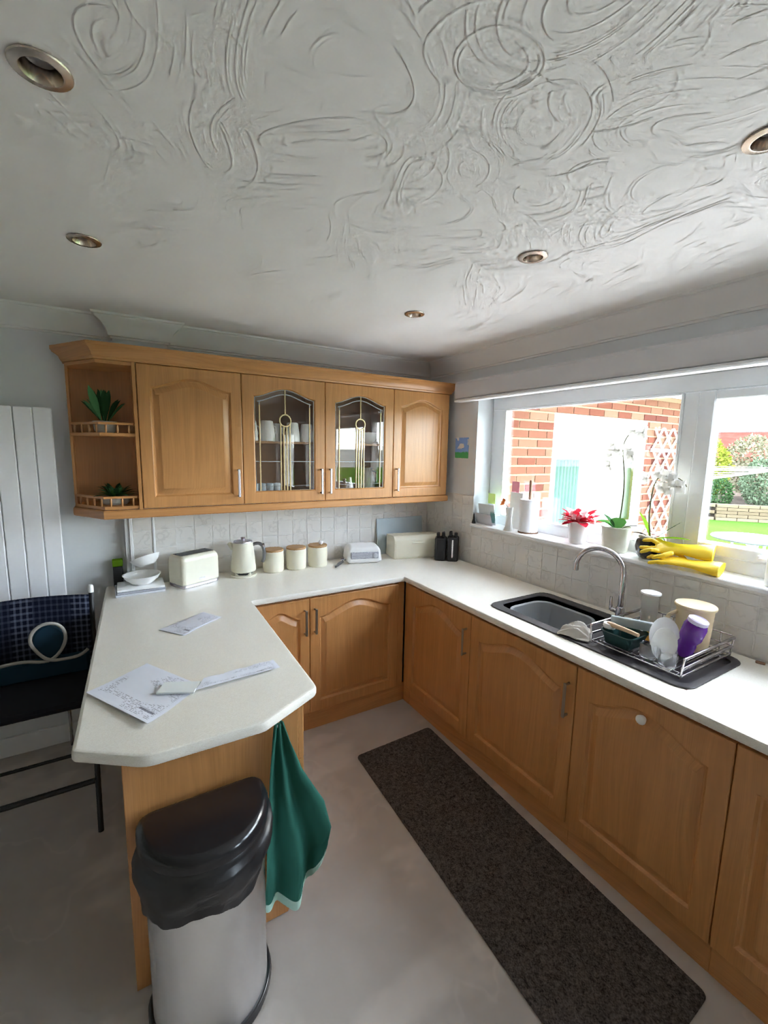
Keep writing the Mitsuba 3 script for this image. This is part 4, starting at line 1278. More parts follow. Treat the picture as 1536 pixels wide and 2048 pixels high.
mug(-1.550, -.215, .046, .125, 'white mug upside down at the left edge behind the leaded glass')
mug(-1.448, -.225, .048, .128, 'white mug upside down, second from the left behind the leaded glass')
mug(-1.362, -.125, .042, .118, 'white mug at the back behind the ring of the leaded glass')
mug(-1.285, -.240, .046, .122, 'white mug upside down just right of the ring in the leaded glass', ha=2.6)
mug(-1.180, -.215, .045, .118, 'white mug upside down at the right behind the leaded glass', ha=1.2)
for i, x in enumerate((-1.530, -1.480, -1.432, -1.385)):
    solo('small_glass', ('leftmost glass tumbler in the row under the mugs', 'second glass tumbler from the left under the mugs', 'third glass tumbler from the left under the mugs', 'white frosted tumbler at the right end of the row under the mugs')[i], 'glass', lathe([(0, 0), (.020, 0), (.023, .10), (.021, .10), (.018, .006), (0, .006)], 18, (x, -.215, UB + .0165)), 'frost' if i == 3 else 'pale_blue', 40, 'glasses under the mugs')
q = solo('green_beaker', 'pale green beaker on the upper shelf behind the right leaded glass', 'beaker', lathe([(0, 0), (.040, 0), (.042, .003), (.046, .088), (.043, .088), (.038, .006), (0, .006)], 26, (-.905, -.215, MZ)), 'pale_blue', 40)
solo('cream_beaker', 'cream beaker beside the pale green beaker behind the right leaded glass', 'beaker', lathe([(0, 0), (.030, 0), (.032, .003), (.034, .080), (.031, .080), (.028, .006), (0, .006)], 24, (-.820, -.190, MZ)), 'cream', 40)
for i in range(4):
    solo('cereal_bowl', 'white bowl in the stack behind the right leaded glass, number %s from the bottom' % ['one', 'two', 'three', 'four'][i], 'bowl', bowl_m(.062, .038).apply_translation((-.700, -.195, MZ + .0135 * i)), 'white', 40, 'stacked bowls in the glass cabinet')
q = thing('water_jug', 'brown and cream jug on the bottom shelf behind the right leaded glass', 'jug')
part(q, 'body', lathe([(0, 0), (.045, 0), (.062, .05), (.058, .12), (.038, .17), (.042, .195), (.038, .195), (.034, .17), (0, .16)], 30, (-.700, -.190, UB + .0165)), 'cord', 40)
part(q, 'handle', tube([(-.664, -.200, UB + .19), (-.625, -.205, UB + .18), (-.618, -.205, UB + .12), (-.645, -.200, UB + .085)], .007, 8), 'cord', 50)
solo('white_funnel', 'white cone shaped pourer on the bottom shelf of the right glass cabinet', 'pourer', lathe([(0, 0), (.040, 0), (.040, .006), (.012, .10), (.008, .13), (0, .131)], 24, (-.852, -.215, UB + .0165)), 'white', 40)

# ------------------------------------------------------------------ plants on the open shelves
pl = thing('potted_aloe', 'spiky dark green aloe in a pale pebble bowl on the upper open shelf', 'plant')
pc = np.array([-2.322, -.185, 1.8335])
part(pl, 'bowl', lathe([(0, 0), (.040, 0), (.050, .012), (.056, .062), (.052, .062), (.046, .016), (0, .050)], 28, pc), 'pebble', 40)
for i in range(16):
    a, e = i * 2.4, .75 + .60 * (i % 4) / 3.0
    d = np.array([math.cos(a) * math.cos(e), math.sin(a) * math.cos(e) * .55, math.sin(e) + .25])
    L_ = .185 if e > 1.0 else .150
    part(pl, 'leaf', leaf(pc + (.010 * math.cos(a), .008 * math.sin(a), .052), d, L_, .032, .04, .45, up=(0, .2, 1), tip=1.6), 'leaf_dark' if i % 3 else 'leaf_pale', True)
part(pl, 'leaf', leaf(pc + (-.012, -.01, .052), (-.25, -.2, 1), .205, .036, .02, .4, up=(0, -1, .2), tip=1.5), 'leaf_pale', True)
pl = thing('potted_fern', 'bushy green fern in a shallow pebble dish on the lower open shelf', 'plant')
pc = np.array([-2.295, -.190, 1.4435])
part(pl, 'dish', lathe([(0, 0), (.055, 0), (.066, .010), (.070, .045), (.066, .045), (.058, .014), (0, .036)], 28, pc), 'pebble', 40)
for i in range(44):
    a, e = i * 2.39996, .45 + 1.0 * ((i * 7) % 10) / 10.0
    d = np.array([math.cos(a) * math.cos(e) * 1.1, math.sin(a) * math.cos(e) * .8, math.sin(e)])
    part(pl, 'leaf', leaf(pc + (.02 * math.cos(a), .02 * math.sin(a), .040), d, .085 + .022 * (i % 3), .026, .38, .2, n=7), ('leaf', 'leaf_pale', 'leaf_dark')[i % 3], True)

# ------------------------------------------------------------------ window sill
SZ = 1.2356
WX = .075


def petal_blossom(c, f, s):
    f = np.asarray(f, float) / np.linalg.norm(f)
    M = trimesh.geometry.align_vectors([0, 0, 1], f)[:3, :3]
    ms = []
    for k, (a, L_, W_) in enumerate(((90, 1, .55), (210, 1, .5), (330, 1, .5), (150, 1, 1.0), (30, 1, 1.0))):
        a = math.radians(a)

        def fn(u, v):
            t = u * L_
            w = W_ * .5 * np.sin(np.pi * np.clip(u, .02, .995) ** .8) * (v - .5) * 2
            x, y = t * math.cos(a) - w * math.sin(a), t * math.sin(a) + w * math.cos(a)
            return s * x, s * y, s * (.10 * (k > 2) + .25 * u ** 2 - .12 * (2 * v - 1) ** 2)
        ms.append(grid(fn, 7, 5)[0])
    ms.append(trimesh.creation.icosphere(1, s * .16))
    m = cat(ms)
    m.vertices = m.vertices @ M.T + np.asarray(c)
    return m


def pot(par, c, prof, m, soil_r, soil_z):
    part(par, 'pot', lathe(prof, 36, c), m, 40)
    part(par, 'soil', lathe([(0, 0), (soil_r, 0), (soil_r, .004), (0, .006)], 24, (c[0], c[1], c[2] + soil_z)), 'soil', 40)


# red and white bromeliad-like plant
rp_ = thing('red_flowering_plant', 'red and white leaved plant in a white pot on the window sill', 'plant')
c = np.array([WX, -1.420, SZ])
pot(rp_, c, [(0, 0), (.042, 0), (.046, .004), (.062, .125), (.066, .130), (.066, .136), (.060, .136), (.040, .010), (0, .010)], 'white', .056, .112)
for i in range(34):
    a, e = i * 2.39996, .05 + 1.05 * ((i * 5) % 9) / 9.0
    d = np.array([math.cos(a) * math.cos(e), math.sin(a) * math.cos(e), math.sin(e)])
    part(rp_, 'bract', leaf(c + (.012 * math.cos(a), .012 * math.sin(a), .125), d, .098 + .022 * (i % 3), .056, .20, .2, n=7, tip=1.1), ('red', 'red', 'pink', 'red', 'red')[i % 5], True)

for i in range(14):
    a, e = i * 2.39996 + .7, .10 + .9 * ((i * 5) % 7) / 7.0
    d = np.array([math.cos(a) * math.cos(e), math.sin(a) * math.cos(e), .75 * math.sin(e)])
    part(rp_, 'blossom', petal_blossom(c + np.array([0, 0, .135]) + d * .092, d, .020), ('petal', 'pink')[i % 2], True)

# orchids


def orchid(name, lab, c, potfn, stem_pts, blooms, leaves, petal, sz):
    o = thing(name, lab, 'orchid')
    potfn(o)
    sp_ = smoothpath(stem_pts, 7)
    part(o, 'stem', tube(sp_, np.linspace(.0042, .0024, len(sp_)), 7), 'stem', 50)
    for b, f in blooms:
        part(o, 'blossom', petal_blossom(b, f, sz), petal, True)
    for (p0, d, L_, W_, dr_, mt) in leaves:
        part(o, 'leaf', leaf(p0, d, L_, W_, dr_, .25, n=10), mt, True)
    return o


c = np.array([WX, -1.655, SZ])
orchid('potted_orchid', 'tall white orchid in a cream pot on the window sill', c,
       lambda o: pot(o, c, [(0, 0), (.058, 0), (.062, .004), (.075, .130), (.079, .134), (.079, .140), (.072, .140), (.056, .010), (0, .010)], 'pot_cream', .066, .120),
       [c + (0, -.01, .125), c + (.005, -.018, .30), c + (.004, -.005, .48), c + (0, -.000, .60), c + (-.005, -.045, .655), c + (-.01, -.11, .64)],
       [(c + q, f) for q, f in (((-.02, -.105, .645), (-.8, -.4, -.1)), ((-.015, -.06, .655), (-.9, -.2, .1)), ((-.02, .045, .585), (-.9, .1, 0)), ((-.02, .055, .53), (-.9, -.1, -.1)), ((-.025, .010, .555), (-1, -.2, 0)),
                                 ((-.02, -.050, .560), (-.9, -.3, 0)), ((-.02, -.060, .525), (-.9, -.3, -.2)), ((-.02, .060, .470), (-.9, .1, -.3)))],
       [(c + (-.005, .01, .125), (-.35, .8, .75), .13, .075, .40, 'leaf'), (c + (-.005, -.01, .125), (-.45, -.25, .9), .115, .080, .25, 'leaf'), (c + (-.01, .01, .125), (-.4, .35, .95), .125, .085, .22, 'leaf_pale'), (c + (0, -.02, .125), (.2, -.9, .6), .12, .035, .3, 'stem')],
       'petal', .040)
c2 = np.array([WX + .005, -1.838, SZ])


def bowl_pot(o):
    part(o, 'pot', lathe([(0, 0), (.040, 0), (.062, .020), (.072, .060), (.066, .100), (.054, .122), (.052, .122), (.063, .098), (.069, .060), (.059, .022), (.038, .004), (0, .004)], 36, c2), 'glass', 40, 'clear glass bowl')
    part(o, 'soil', lathe([(0, .0045), (.037, .0045), (.058, .023), (.067, .060), (.061, .095), (0, .100)], 30, c2), 'soil', 40, 'dark bark seen through the bowl')
    for q_ in range(7):
        a = 1.9 + q_ * .36
        m = trimesh.creation.icosphere(1, .013)
        m.apply_scale([1, 1.2, .8])
        m.apply_translation(c2 + np.array([.040 * math.cos(a), .040 * math.sin(a), .112]))
        part(o, 'stone', m, 'pebble', True)


orchid('potted_orchid', 'drooping grey-white orchid in a clear glass bowl on the window sill', c2, bowl_pot,
       [c2 + (0, 0, .10), c2 + (0, .018, .22), c2 + (0, .015, .34), c2 + (-.01, -.02, .425), c2 + (-.015, -.09, .43), c2 + (-.02, -.15, .385)],
       [(c2 + q, f) for q, f in (((-.02, .040, .415), (-.9, .3, 0)), ((-.025, -.020, .445), (-.9, .2, .3)), ((-.025, -.060, .430), (-.9, 0, .2)), ((-.03, -.095, .415), (-.9, -.1, 0)), ((-.03, -.080, .370), (-.9, .1, -.2)), ((-.03, -.130, .385), (-.9, -.2, -.1)), ((-.03, -.045, .375), (-.9, .2, -.2)))],
       [(c2 + (-.005, 0, .105), (-.1, .40, 1), .165, .060, .12, 'leaf_bright'), (c2 + (-.005, -.01, .105), (-.15, -1, .26), .200, .055, .10, 'leaf_bright'), (c2 + (0, .01, .105), (-.2, .9, .55), .10, .03, .35, 'stem'), (c2 + (0, -.02, .105), (.1, -.9, .9), .16, .018, .05, 'leaf_dark')],
       'petal', .040)

# kitchen roll
kr = thing('kitchen_roll', 'white kitchen roll on a holder with a dark rod on the window sill', 'kitchen roll')
part(kr, 'roll', lathe([(.020, 0.008), (.0605, .008), (.062, .010), (.062, .222), (.0605, .224), (.020, .224), (.0195, .222), (.0195, .010)], 40, (WX, -1.045, SZ)).copy(), 'white_matt', 40)
part(kr, 'base', lathe([(0, 0), (.066, 0), (.066, .0075), (0, .0075)], 32, (WX, -1.045, SZ)), 'wood_dark', 40)
part(kr, 'rod', lathe([(0, .008), (.009, .008), (.009, .345), (.006, .352), (0, .353)], 16, (WX, -1.045, SZ)), 'wood_dark', 40, 'dark rod')

# slim vase with a flower, cards and notes
vs = thing('slim_vase', 'slim white waisted vase with an orange flower beside the kitchen roll', 'vase')
vc = (.012, -.930, SZ)
part(vs, 'body', lathe([(0, 0), (.034, 0), (.034, .004), (.024, .03), (.019, .09), (.026, .16), (.022, .16), (.015, .09), (0, .02)], 28, vc), 'white', 40)
part(vs, 'stem', tube([(.012, -.93, SZ + .05), (.010, -.915, SZ + .16), (-.002, -.895, SZ + .19)], .0025, 6), 'stem', 50)
part(vs, 'flower', petal_blossom((-.006, -.890, SZ + .193), (-.9, .2, .4), .030), 'orange', True)
q = solo('greeting_card', 'white greeting card standing behind the slim vase', 'card', rotz(bx(-.0012, .0012, -.075, .075, 0, .255, 0), -14, (0, 0, 0)).apply_translation((.112, -.895, SZ)), 'white_matt', False)
solo('pink_note', 'pink sticky note on top of the white greeting card', 'note', rotz(bx(-.0008, .0008, -.045, .045, 0, .075, 0), -14, (0, 0, 0)).apply_translation((.114, -.880, SZ + .2555)), 'note_pink', False)
m, uv = solid_sheet(lambda u, v: (.06 - .03 * v + .012 * u, -.600 - .15 * u, SZ + .0006 + .150 * v), 6, 6, .003)
solo('picture_card', 'green and white picture card leaning at the left end of the window sill', 'card', m, 'card_print', True, uv=uv)
m, uv = solid_sheet(lambda u, v: (.030 - .028 * v + .008 * u, -.598 - .155 * u, SZ + .0006 + .082 * v), 6, 6, .003)
solo('folded_paper', 'pale grey folded paper in front of the picture card', 'paper', m, 'gray_light', True, uv=uv)
solo('lime_note', 'lime green sticky note standing above the picture card', 'note', rotz(bx(-.0008, .0008, -.040, .040, 0, .075, 0), -6, (0, 0, 0)).apply_translation((.078, -.690, SZ + .155)), 'note_lime', False)
solo('note_stand', 'clear stand holding the lime green sticky note', 'stand', cat(bx(.076, .080, -.72, -.66, SZ, SZ + .1545), bx(.064, .092, -.725, -.655, SZ - .0003, SZ + .003)), 'frost', False)
solo('black_figure', 'small black cone shaped ornament in the corner of the window sill', 'ornament', lathe([(0, 0), (.014, 0), (.014, .006), (.009, .03), (.004, .075), (0, .078)], 18, (-.005, -.600, SZ)), 'black', 40)

# yellow rubber gloves, lying half over the edge


def glove(o, ang, mirror, z0, seed):
    ms = []
    d = np.array([math.cos(ang), math.sin(ang), 0])
    s = np.array([-d[1], d[0], 0]) * mirror
    o = np.asarray(o, float)

    def flat(p0, p1, w0, w1, h0, h1, n=14, m=8):
        rs = []
        for t in np.linspace(0, 1, m):
            cc = p0 + (p1 - p0) * t
            w, h = w0 + (w1 - w0) * t, h0 + (h1 - h0) * t
            k = 1 if 0 < t < 1 else .55
            dd = (p1 - p0) / np.linalg.norm(p1 - p0)
            s_ = np.cross(Z, dd)
            s_ /= np.linalg.norm(s_)
            a = np.arange(n) * 2 * np.pi / n
            rs.append(cc + k * w * np.cos(a)[:, None] * s_ + k * h * np.sin(a)[:, None] * Z)
        return loft(rs)
    zz = np.array([0, 0, z0])
    prof = smoothpath([(0, .056, .026), (.05, .050, .022), (.10, .040, .016), (.145, .036, .014), (.19, .043, .014), (.225, .045, .012), (.238, .030, .007)], 4)
    a_ = np.arange(20) * 2 * np.pi / 20
    ms.append(loft([o + zz + d * t_ + w_ * np.cos(a_)[:, None] * s + q_ * np.sin(a_)[:, None] * Z for t_, w_, q_ in prof]))      # cuff, wrist and palm
    for i, (off, L_, sp) in enumerate(((-.036, .078, -.42), (-.012, .092, -.12), (.012, .088, .16), (.034, .068, .46))):
        b = o + d * .212 + s * off + zz
        dd = d + s * sp
        k_ = Z * (.016, -.004, .020, .002)[i]
        ms.append(flat(b, b + dd * L_ * .55 + k_, .0115, .0105, .0105, .010))
        ms.append(flat(b + dd * L_ * .5 + k_ * .9, b + dd * L_ + k_ * .4 - Z * .004, .0105, .008, .010, .0075))
    b = o + d * .155 + s * -.034 + zz
    ms.append(flat(b, b + d * .040 - s * .040 + Z * .006, .013, .011, .011, .010))
    ms.append(flat(b + d * .036 - s * .036 + Z * .005, b + d * .080 - s * .056 - Z * .004, .011, .008, .010, .008))
    import manifold3d as m3
    man = None
    for m in ms:
        w = outward(m)
        w.merge_vertices()
        q_ = m3.Manifold(m3.Mesh(np.asarray(w.vertices, np.float32), np.asarray(w.faces, np.uint32)))
        man = q_ if man is None else man + q_
    mm = man.refine_to_length(.007).to_mesh()
    t = trimesh.Trimesh(mm.vert_properties[:, :3], mm.tri_verts, process=True)
    trimesh.smoothing.filter_taubin(t, iterations=8)
    v = np.array(t.vertices)
    v[:, 2] += .004 * (meshkit.noise(v * 38, seed) - .5)
    t.vertices = v
    return t




def rolled(m, o, ang, deg, zmin):
    """the glove tipped about its own length so that it leans on what lies behind it"""
    m = m.copy()
    m.apply_transform(trimesh.transformations.rotation_matrix(np.radians(deg), [math.cos(ang), math.sin(ang), 0], [*o, SZ]))
    m.apply_translation((0, 0, zmin - m.bounds[0, 2]))
    return m


gl1 = rolled(glove((.028, -2.185, 0), math.radians(97), 1, SZ + .024, 1), (.028, -2.185), math.radians(97), -14, SZ + .0004)
solo('rubber_glove', 'yellow rubber glove lying along the edge of the window sill, under the other one', 'glove', gl1, 'yellow', 60, 'yellow rubber gloves')
gl2 = rolled(glove((.100, -2.120, 0), math.radians(107), -1, SZ + .03, 2), (.100, -2.120), math.radians(107), -30, SZ + .030)
solo('rubber_glove', 'yellow rubber glove lying on top of the other one on the window sill', 'glove', gl2, 'yellow', 60, 'yellow rubber gloves')

q = thing('white_bottle', 'white plastic bottle at the right edge of the photo on the window sill', 'bottle')
part(q, 'body', lathe([(0, 0), (.036, 0), (.040, .004), (.040, .120), (.034, .140), (.016, .150), (0, .151)], 32, (.045, -2.372, SZ)), 'white', 40)
part(q, 'cap', lathe([(0, .1512), (.017, .1512), (.018, .178), (.012, .182), (0, .182)], 20, (.045, -2.372, SZ)), 'white', 40)

m, uv = solid_sheet(lambda u, v: (0 * u - .0022, -.350 - .150 * u, 1.718 + .156 * v), 4, 4, .0035)
solo('wall_leaflet', 'blue and green printed leaflet fixed to the wall beside the window', 'leaflet', m, 'leaflet', True, uv=uv)

# ------------------------------------------------------------------ outdoors
GZ = -0.15
struct('patio', bx(0.3, 4.6, -14, -.25, GZ - .1, GZ), 'paving')
struct('lawn', bx(4.6, 60, -40, 40, GZ - .1, GZ + .005), 'grass')
struct('yard', bx(-40, 4.6, -40, -14, GZ - .1, GZ), 'paving')
struct('yard', bx(-40, LX - .2, -14, 40, GZ - .1, GZ), 'paving')
struct('yard', bx(LX - .2, 0.3, -14, RY - .2, GZ - .1, GZ), 'paving')
struct('roof_slab', bx(LX - .4, 0.42, RY - .4, 0.35, H + .17, H + .45), 'white_paint')

# the brick extension
EX0, EX1, EY = 0.301, 3.62, -0.50
EWX0, EWX1, EWZ0, EWZ1 = 0.945, 2.370, 1.040, 2.110
ex = thing('brick_extension', 'orange brick extension wall seen through the kitchen window', 'building')
pw = sbox(EX0, GZ, EX1, 2.37).difference(sbox(EWX0, EWZ0, EWX1, EWZ1))
part(ex, 'wall', place(prism(pw, 0, .25), (0, EY + .25, 0), (1, 0, 0), Z, (0, -1, 0)), 'mortar', False)
part(ex, 'wall', cat(bx(EX1 - .25, EX1, EY + .25, 3.0, GZ, 2.37), bx(EX0, EX1 - .25, 2.9, 3.0, GZ, 2.37), bx(EX0, EX0 + .02, .301, 2.9, GZ, 2.37)), 'mortar', False)
CH, CL = .0745, .2225
z, row = .70, 0
while z < 2.31:
    x = EX0 + (0 if row % 2 else -CL / 2)
    while x < 3.40:
        a, b = max(x + .005, EX0), min(x + CL - .005, EX1)
        spans = [(a, b)]
        if z + CH - .008 > EWZ0 and z < EWZ1:
            spans = [(a, min(b, EWX0 - .004)), (max(a, EWX1 + .004), b)]
        for p0, p1 in spans:
            if p1 - p0 > .03:
                part(ex, 'brick', bx(p0, p1, EY - .006 - .002 * rng.random(), EY - .0005, z, z + CH - .017, .0015), 'brick_%d' % rng.choice(6, p=[.25, .2, .15, .2, .1, .1]), False)  # bricks kept thin, wide pale joints draw in the bloom of bright daylight
        x += CL
    z += CH
    row += 1
part(ex, 'soffit', bx(EX0 + .13, EX1 + .25, EY - .32, EY + .3, 2.372, 2.39), 'upvc', False)
part(ex, 'fascia', cat(bx(EX0 + .13, EX1 + .25, EY - .345, EY - .321, 2.36, 2.55), bx(EX1 + .25, EX1 + .275, EY - .345, 3.2, 2.36, 2.55)), 'upvc', False)
part(ex, 'roof', trimesh.convex.convex_hull(np.array([(x, y, z) for x in (EX0 + .13, EX1 + .32) for y, z in ((EY - .40, 2.56), (EY - .40, 2.59), (3.3, 2.59), (1.4, 3.45), (3.3, 2.56))])), 'roof', False)
wf = part(ex, 'window', cat(*[bx(a, b, EY - .012, EY + .06, c_, d_, .004) for a, b, c_, d_ in
                              ((EWX0, EWX0 + .055, EWZ0, EWZ1), (EWX1 - .055, EWX1, EWZ0, EWZ1), (EWX0 + .055, EWX1 - .055, EWZ1 - .05, EWZ1), (EWX0 + .055, EWX1 - .055, EWZ0, EWZ0 + .05),
                               (EWX0 + .055, EWX1 - .055, 1.715, 1.775), (1.595, 1.650, 1.775, EWZ1 - .05))]), 'upvc', 25)
for a, b in ((EWX0 + .055, 1.595), (1.650, EWX1 - .055)):
    part(wf, 'vent', cat(*[bx(p, q_, EY - .026, EY + .02, r_, s_, .004) for p, q_, r_, s_ in ((a, a + .055, 1.776, 2.059), (b - .055, b, 1.776, 2.059), (a + .055, b - .055, 2.005, 2.059), (a + .055, b - .055, 1.776, 1.830))]), 'upvc', 25)
    part(wf, 'pane', place(sheet(0, a + .055, b - .055, 1.83, 2.005), (0, EY, 0), (0, 1, 0), (1, 0, 0), Z), 'pane', False)
part(wf, 'pane', place(sheet(0, EWX0 + .055, EWX1 - .055, EWZ0 + .05, 1.715), (0, EY + .02, 0), (0, 1, 0), (1, 0, 0), Z), 'pane', False)
part(wf, 'sill', bx(EWX0 - .05, EWX1 + .05, EY - .06, EY + .02, EWZ0 - .045, EWZ0 - .002, .006), 'upvc', 25)
m, _ = solid_sheet(lambda u, v: (1.01 + .46 * u, EY + .11 + .016 * np.sin(u * 62), 1.095 + .63 * v), 90, 3, .003)
part(ex, 'curtain', m, 'net_cyan', 60, 'pale green folded curtain')
m, _ = solid_sheet(lambda u, v: (1.475 + 1.12 * u, EY + .12 + .006 * np.sin(u * 21), 1.095 + .63 * v), 60, 3, .003)
part(ex, 'curtain', m, 'net', 60, 'flat cream net curtain')
m, _ = solid_sheet(lambda u, v: (1.0 + 1.31 * u, EY + .13 + .004 * np.sin(u * 21), 1.79 + .20 * v), 40, 3, .003)
part(ex, 'curtain', m, 'dark_blind', 60, 'grey blind behind the vents')

# trellis
tr = thing('trellis', 'white wooden diamond trellis on the brick wall outside the window', 'trellis')
tx0, tx1, tz0, tz1 = 2.475, 3.02, .72, 2.05
clipb = sbox(tx0, tz0, tx1, tz1)
dx, dz = .185, .185
for sgn in (1, -1):
    for kk in range(-8, 14):
        x0 = tx0 + kk * dx if sgn > 0 else tx1 - kk * dx
        sl_ = Polygon([(x0 - .013, tz0 - .02), (x0 + .013, tz0 - .02), (x0 + .013 + sgn * (tz1 - tz0 + .04) * .82, tz1 + .02), (x0 - .013 + sgn * (tz1 - tz0 + .04) * .82, tz1 + .02)]).intersection(clipb)
        if sl_.area > 3e-4 and sl_.geom_type == 'Polygon':
            yo = EY - .021 if sgn > 0 else EY - .032
            part(tr, 'slat', place(prism(sl_, 0, .0095), (0, yo, 0), (1, 0, 0), Z, (0, -1, 0)), 'white_paint', False)
part(tr, 'batten', cat(bx(tx0, tx1, EY - .0198, EY - .0085, .90, .935), bx(tx0, tx1, EY - .0198, EY - .0085, 1.80, 1.835)), 'white_paint', False)

# garden wall, beds, shrubs
gp = np.array([[16.6, -7.0], [14.15, 1.9], [13.1, 3.1], [11.0, 9.0]])
gm = []
for a, b in zip(gp[:-1], gp[1:]):
    L_ = np.linalg.norm(b - a)
    for j in range(5):
        n_ = int(L_ / .42)
        for i in range(n_):
            t0, t1 = (i + .012 + .5 * (j % 2)) / n_, (i + .985 + .5 * (j % 2)) / n_
            t1 = min(t1, 1)
            if t1 - t0 < .01:
                continue
            d = (b - a) / L_
            m = bx(0, (t1 - t0) * L_, -.11 - .01 * rng.random(), .11, GZ + .1 * j + .004, GZ + .1 * j + .096, .006)
            gm.append(place(m, (*(a + (b - a) * t0), 0), (d[0], d[1], 0), (-d[1], d[0], 0), Z))
struct('garden_bed', prism(Polygon([*map(tuple, gp), (17, 12), (26, 3), (22, -9)]), GZ, .28), 'soil')
solo('garden_wall', 'low pale stone wall at the far end of the lawn', 'wall', cat(gm), 'garden_stone', False)


def shrub(lab, c, r, mt, seed, n=1500, ls=.11, cat_='shrub'):
    g_ = np.random.default_rng(seed)
    v = g_.normal(size=(n, 3))
    v /= np.linalg.norm(v, axis=1, keepdims=True)
    rad = .62 + .38 * g_.random(n) ** .5
    lump = .78 + .34 * meshkit.noise(v * 2.4 + seed, seed)
    p = np.asarray(c) + v * np.asarray(r) * (rad * lump)[:, None]
    p[:, 2] = np.maximum(p[:, 2], .30)
    d = v + .9 * g_.normal(size=(n, 3))
    d /= np.linalg.norm(d, axis=1, keepdims=True)
    s = np.cross(d, g_.normal(size=(n, 3)))
    s /= np.linalg.norm(s, axis=1, keepdims=True)
    L_ = ls * (.7 + .6 * g_.random(n))[:, None]
    q0, q1, q2, q3 = p, p + d * L_ * .5 + s * L_ * .28, p + d * L_, p + d * L_ * .5 - s * L_ * .28
    V = np.stack([q0, q1, q2, q3], 1).reshape(-1, 3)
    i = np.arange(n) * 4
    f = np.vstack([np.column_stack([i, i + 1, i + 2]), np.column_stack([i, i + 2, i + 3])])
    k = thing('shrub', lab, cat_)
    part(k, 'foliage', trimesh.Trimesh(V, f, process=False), mt, False)
    part(k, 'stem', tube([(c[0], c[1], .20), (c[0], c[1], c[2])], [.05, .03], 8), 'stem', 50)



shrub('yellow-green leaved shrub at the far left of the garden bed', (14.6, 3.95, 1.35), (.56, .52, .95), 'shrub_yellow', 11, 1900)
shrub('cream variegated shrub behind the washing line', (16.3, 3.55, 1.50), (.90, .78, 1.0), 'shrub_cream', 12, 2800)
shrub('round dark green shrub low at the left of the garden bed', (13.85, 3.35, .62), (.36, .34, .48), 'shrub_green', 13, 1300, .08)
shrub('sage green shrub in the middle of the garden bed', (14.55, 2.45, .98), (.80, .58, .76), 'shrub_sage', 14, 2600, .10)
shrub('cream variegated shrub at the right of the garden bed', (16.7, 1.75, 1.45), (.85, .75, 1.0), 'shrub_cream', 15, 2400)
shrub('small dark shrub at the right end of the garden bed', (15.2, 1.15, .62), (.50, .45, .46), 'shrub_green', 16, 1300, .09)
fc = thing('garden_fence', 'dark wooden fence behind the garden shrubs', 'fence')
for i in range(46):
    a = np.array([20.4, -4.0]) + np.array([-.050, .150]) * i * 1.35
    part(fc, 'board', place(bx(0, .20, -.01, .01, GZ, 1.55), (*a, 0), (-.316, .949, 0), (-.949, -.316, 0), Z), 'fence', False)

hs = thing('neighbour_house', 'red tiled roof of the house beyond the garden', 'building')
ho, hu = np.array([33.0, 3.0, 0]), np.array([-.33, .944, 0])
hv_ = np.array([.944, .33, 0])
hb = lambda u0_, u1_, v0_, v1_, z0_, z1_: place(bx(u0_, u1_, v0_, v1_, z0_, z1_), ho, hu, hv_, Z)
part(hs, 'wall', hb(-9, 14, 0, 8, GZ, 1.55), 'mortar', False)
part(hs, 'roof', place(trimesh.convex.convex_hull(np.array([(u, v, z) for u in (-9.4, 14.4) for v, z in ((-.5, 1.5), (-.5, 1.6), (4, 3.45), (8.5, 1.6), (8.5, 1.5))])), ho, hu, hv_, Z), 'roof', False)
part(hs, 'ridge', place(tube([(-9.4, 4, 3.47), (14.4, 4, 3.47)], .11, 8), ho, hu, hv_, Z), 'slate', 50)
ae = thing('roof_aerial', 'thin television aerial on the roof of the house beyond the garden', 'aerial')
ap_ = ho + hu * 9.2 + hv_ * 4
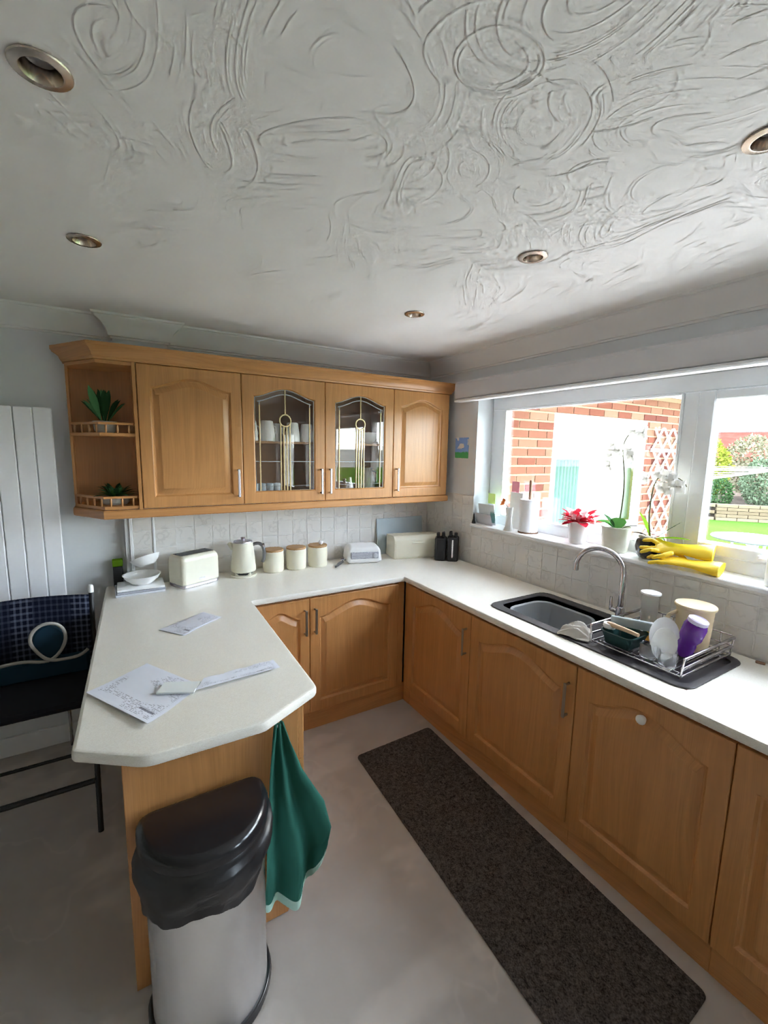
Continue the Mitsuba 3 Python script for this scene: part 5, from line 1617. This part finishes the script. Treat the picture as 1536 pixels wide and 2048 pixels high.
part(ae, 'mast', tube([ap_ + Z * 3.60, ap_ + Z * 5.35], .035, 6), 'metal_gray', 50)
part(ae, 'boom', cat(tube([ap_ + Z * 5.15 - hu * .5, ap_ + Z * 5.15 + hu * .6], .03, 6), *[tube([ap_ + Z * (5.15 - .25) + hu * t, ap_ + Z * (5.15 + .25) + hu * t], .022, 5) for t in (-.4, -.15, .1, .35)]), 'metal_gray', 50)

# rotary washing line (its pole stands behind the mullion) and garden table
rw = thing('rotary_washing_line', 'white arms and cords of a rotary washing line over the lawn', 'washing line')
rc = np.array([5.9, .55, 0])
part(rw, 'pole', tube([rc + Z * (GZ + .006), rc + Z * 1.62], .025, 10), 'metal_gray', 50)
tips = []
for k_ in range(4):
    a = math.radians(-31 + 90 * k_)
    t_p = rc + np.array([1.45 * math.cos(a), 1.45 * math.sin(a), 1.60])
    tips.append(t_p)
    part(rw, 'arm', tube([rc + Z * 1.36, t_p], .016, 8), 'white_paint', 50)
lines = []
for fr_ in (.45, .6, .75, .9, 1.0):
    q_ = [rc + Z * 1.36 + (t_p - rc - Z * 1.36) * fr_ for t_p in tips]
    lines += [tube([q_[i], (q_[i] + q_[(i + 1) % 4]) / 2 - Z * .02, q_[(i + 1) % 4]], .006, 5) for i in range(4)]
part(rw, 'cords', cat(*lines), 'white_paint', 50)
gt = thing('garden_table', 'round grey garden table on the lawn', 'table')
gc = np.array([5.55, -.42, GZ + .006])
part(gt, 'top', lathe([(0, .70), (.30, .70), (.47, .715), (.49, .735), (.48, .75), (0, .755)], 40, gc), 'slate', 40)
part(gt, 'pedestal', lathe([(0, 0), (.20, 0), (.20, .03), (.06, .08), (.05, .62), (.09, .6995), (0, .6995)], 24, gc), 'white_paint', 40)
for a in (0, 2.09, 4.19):
    part(gt, 'brace', tube([gc + (.22 * math.cos(a), .22 * math.sin(a), .698), gc + (.22 * math.cos(a), .22 * math.sin(a), .55), gc + (.05 * math.cos(a), .05 * math.sin(a), .45)], .02, 8), 'metal_gray', 50)
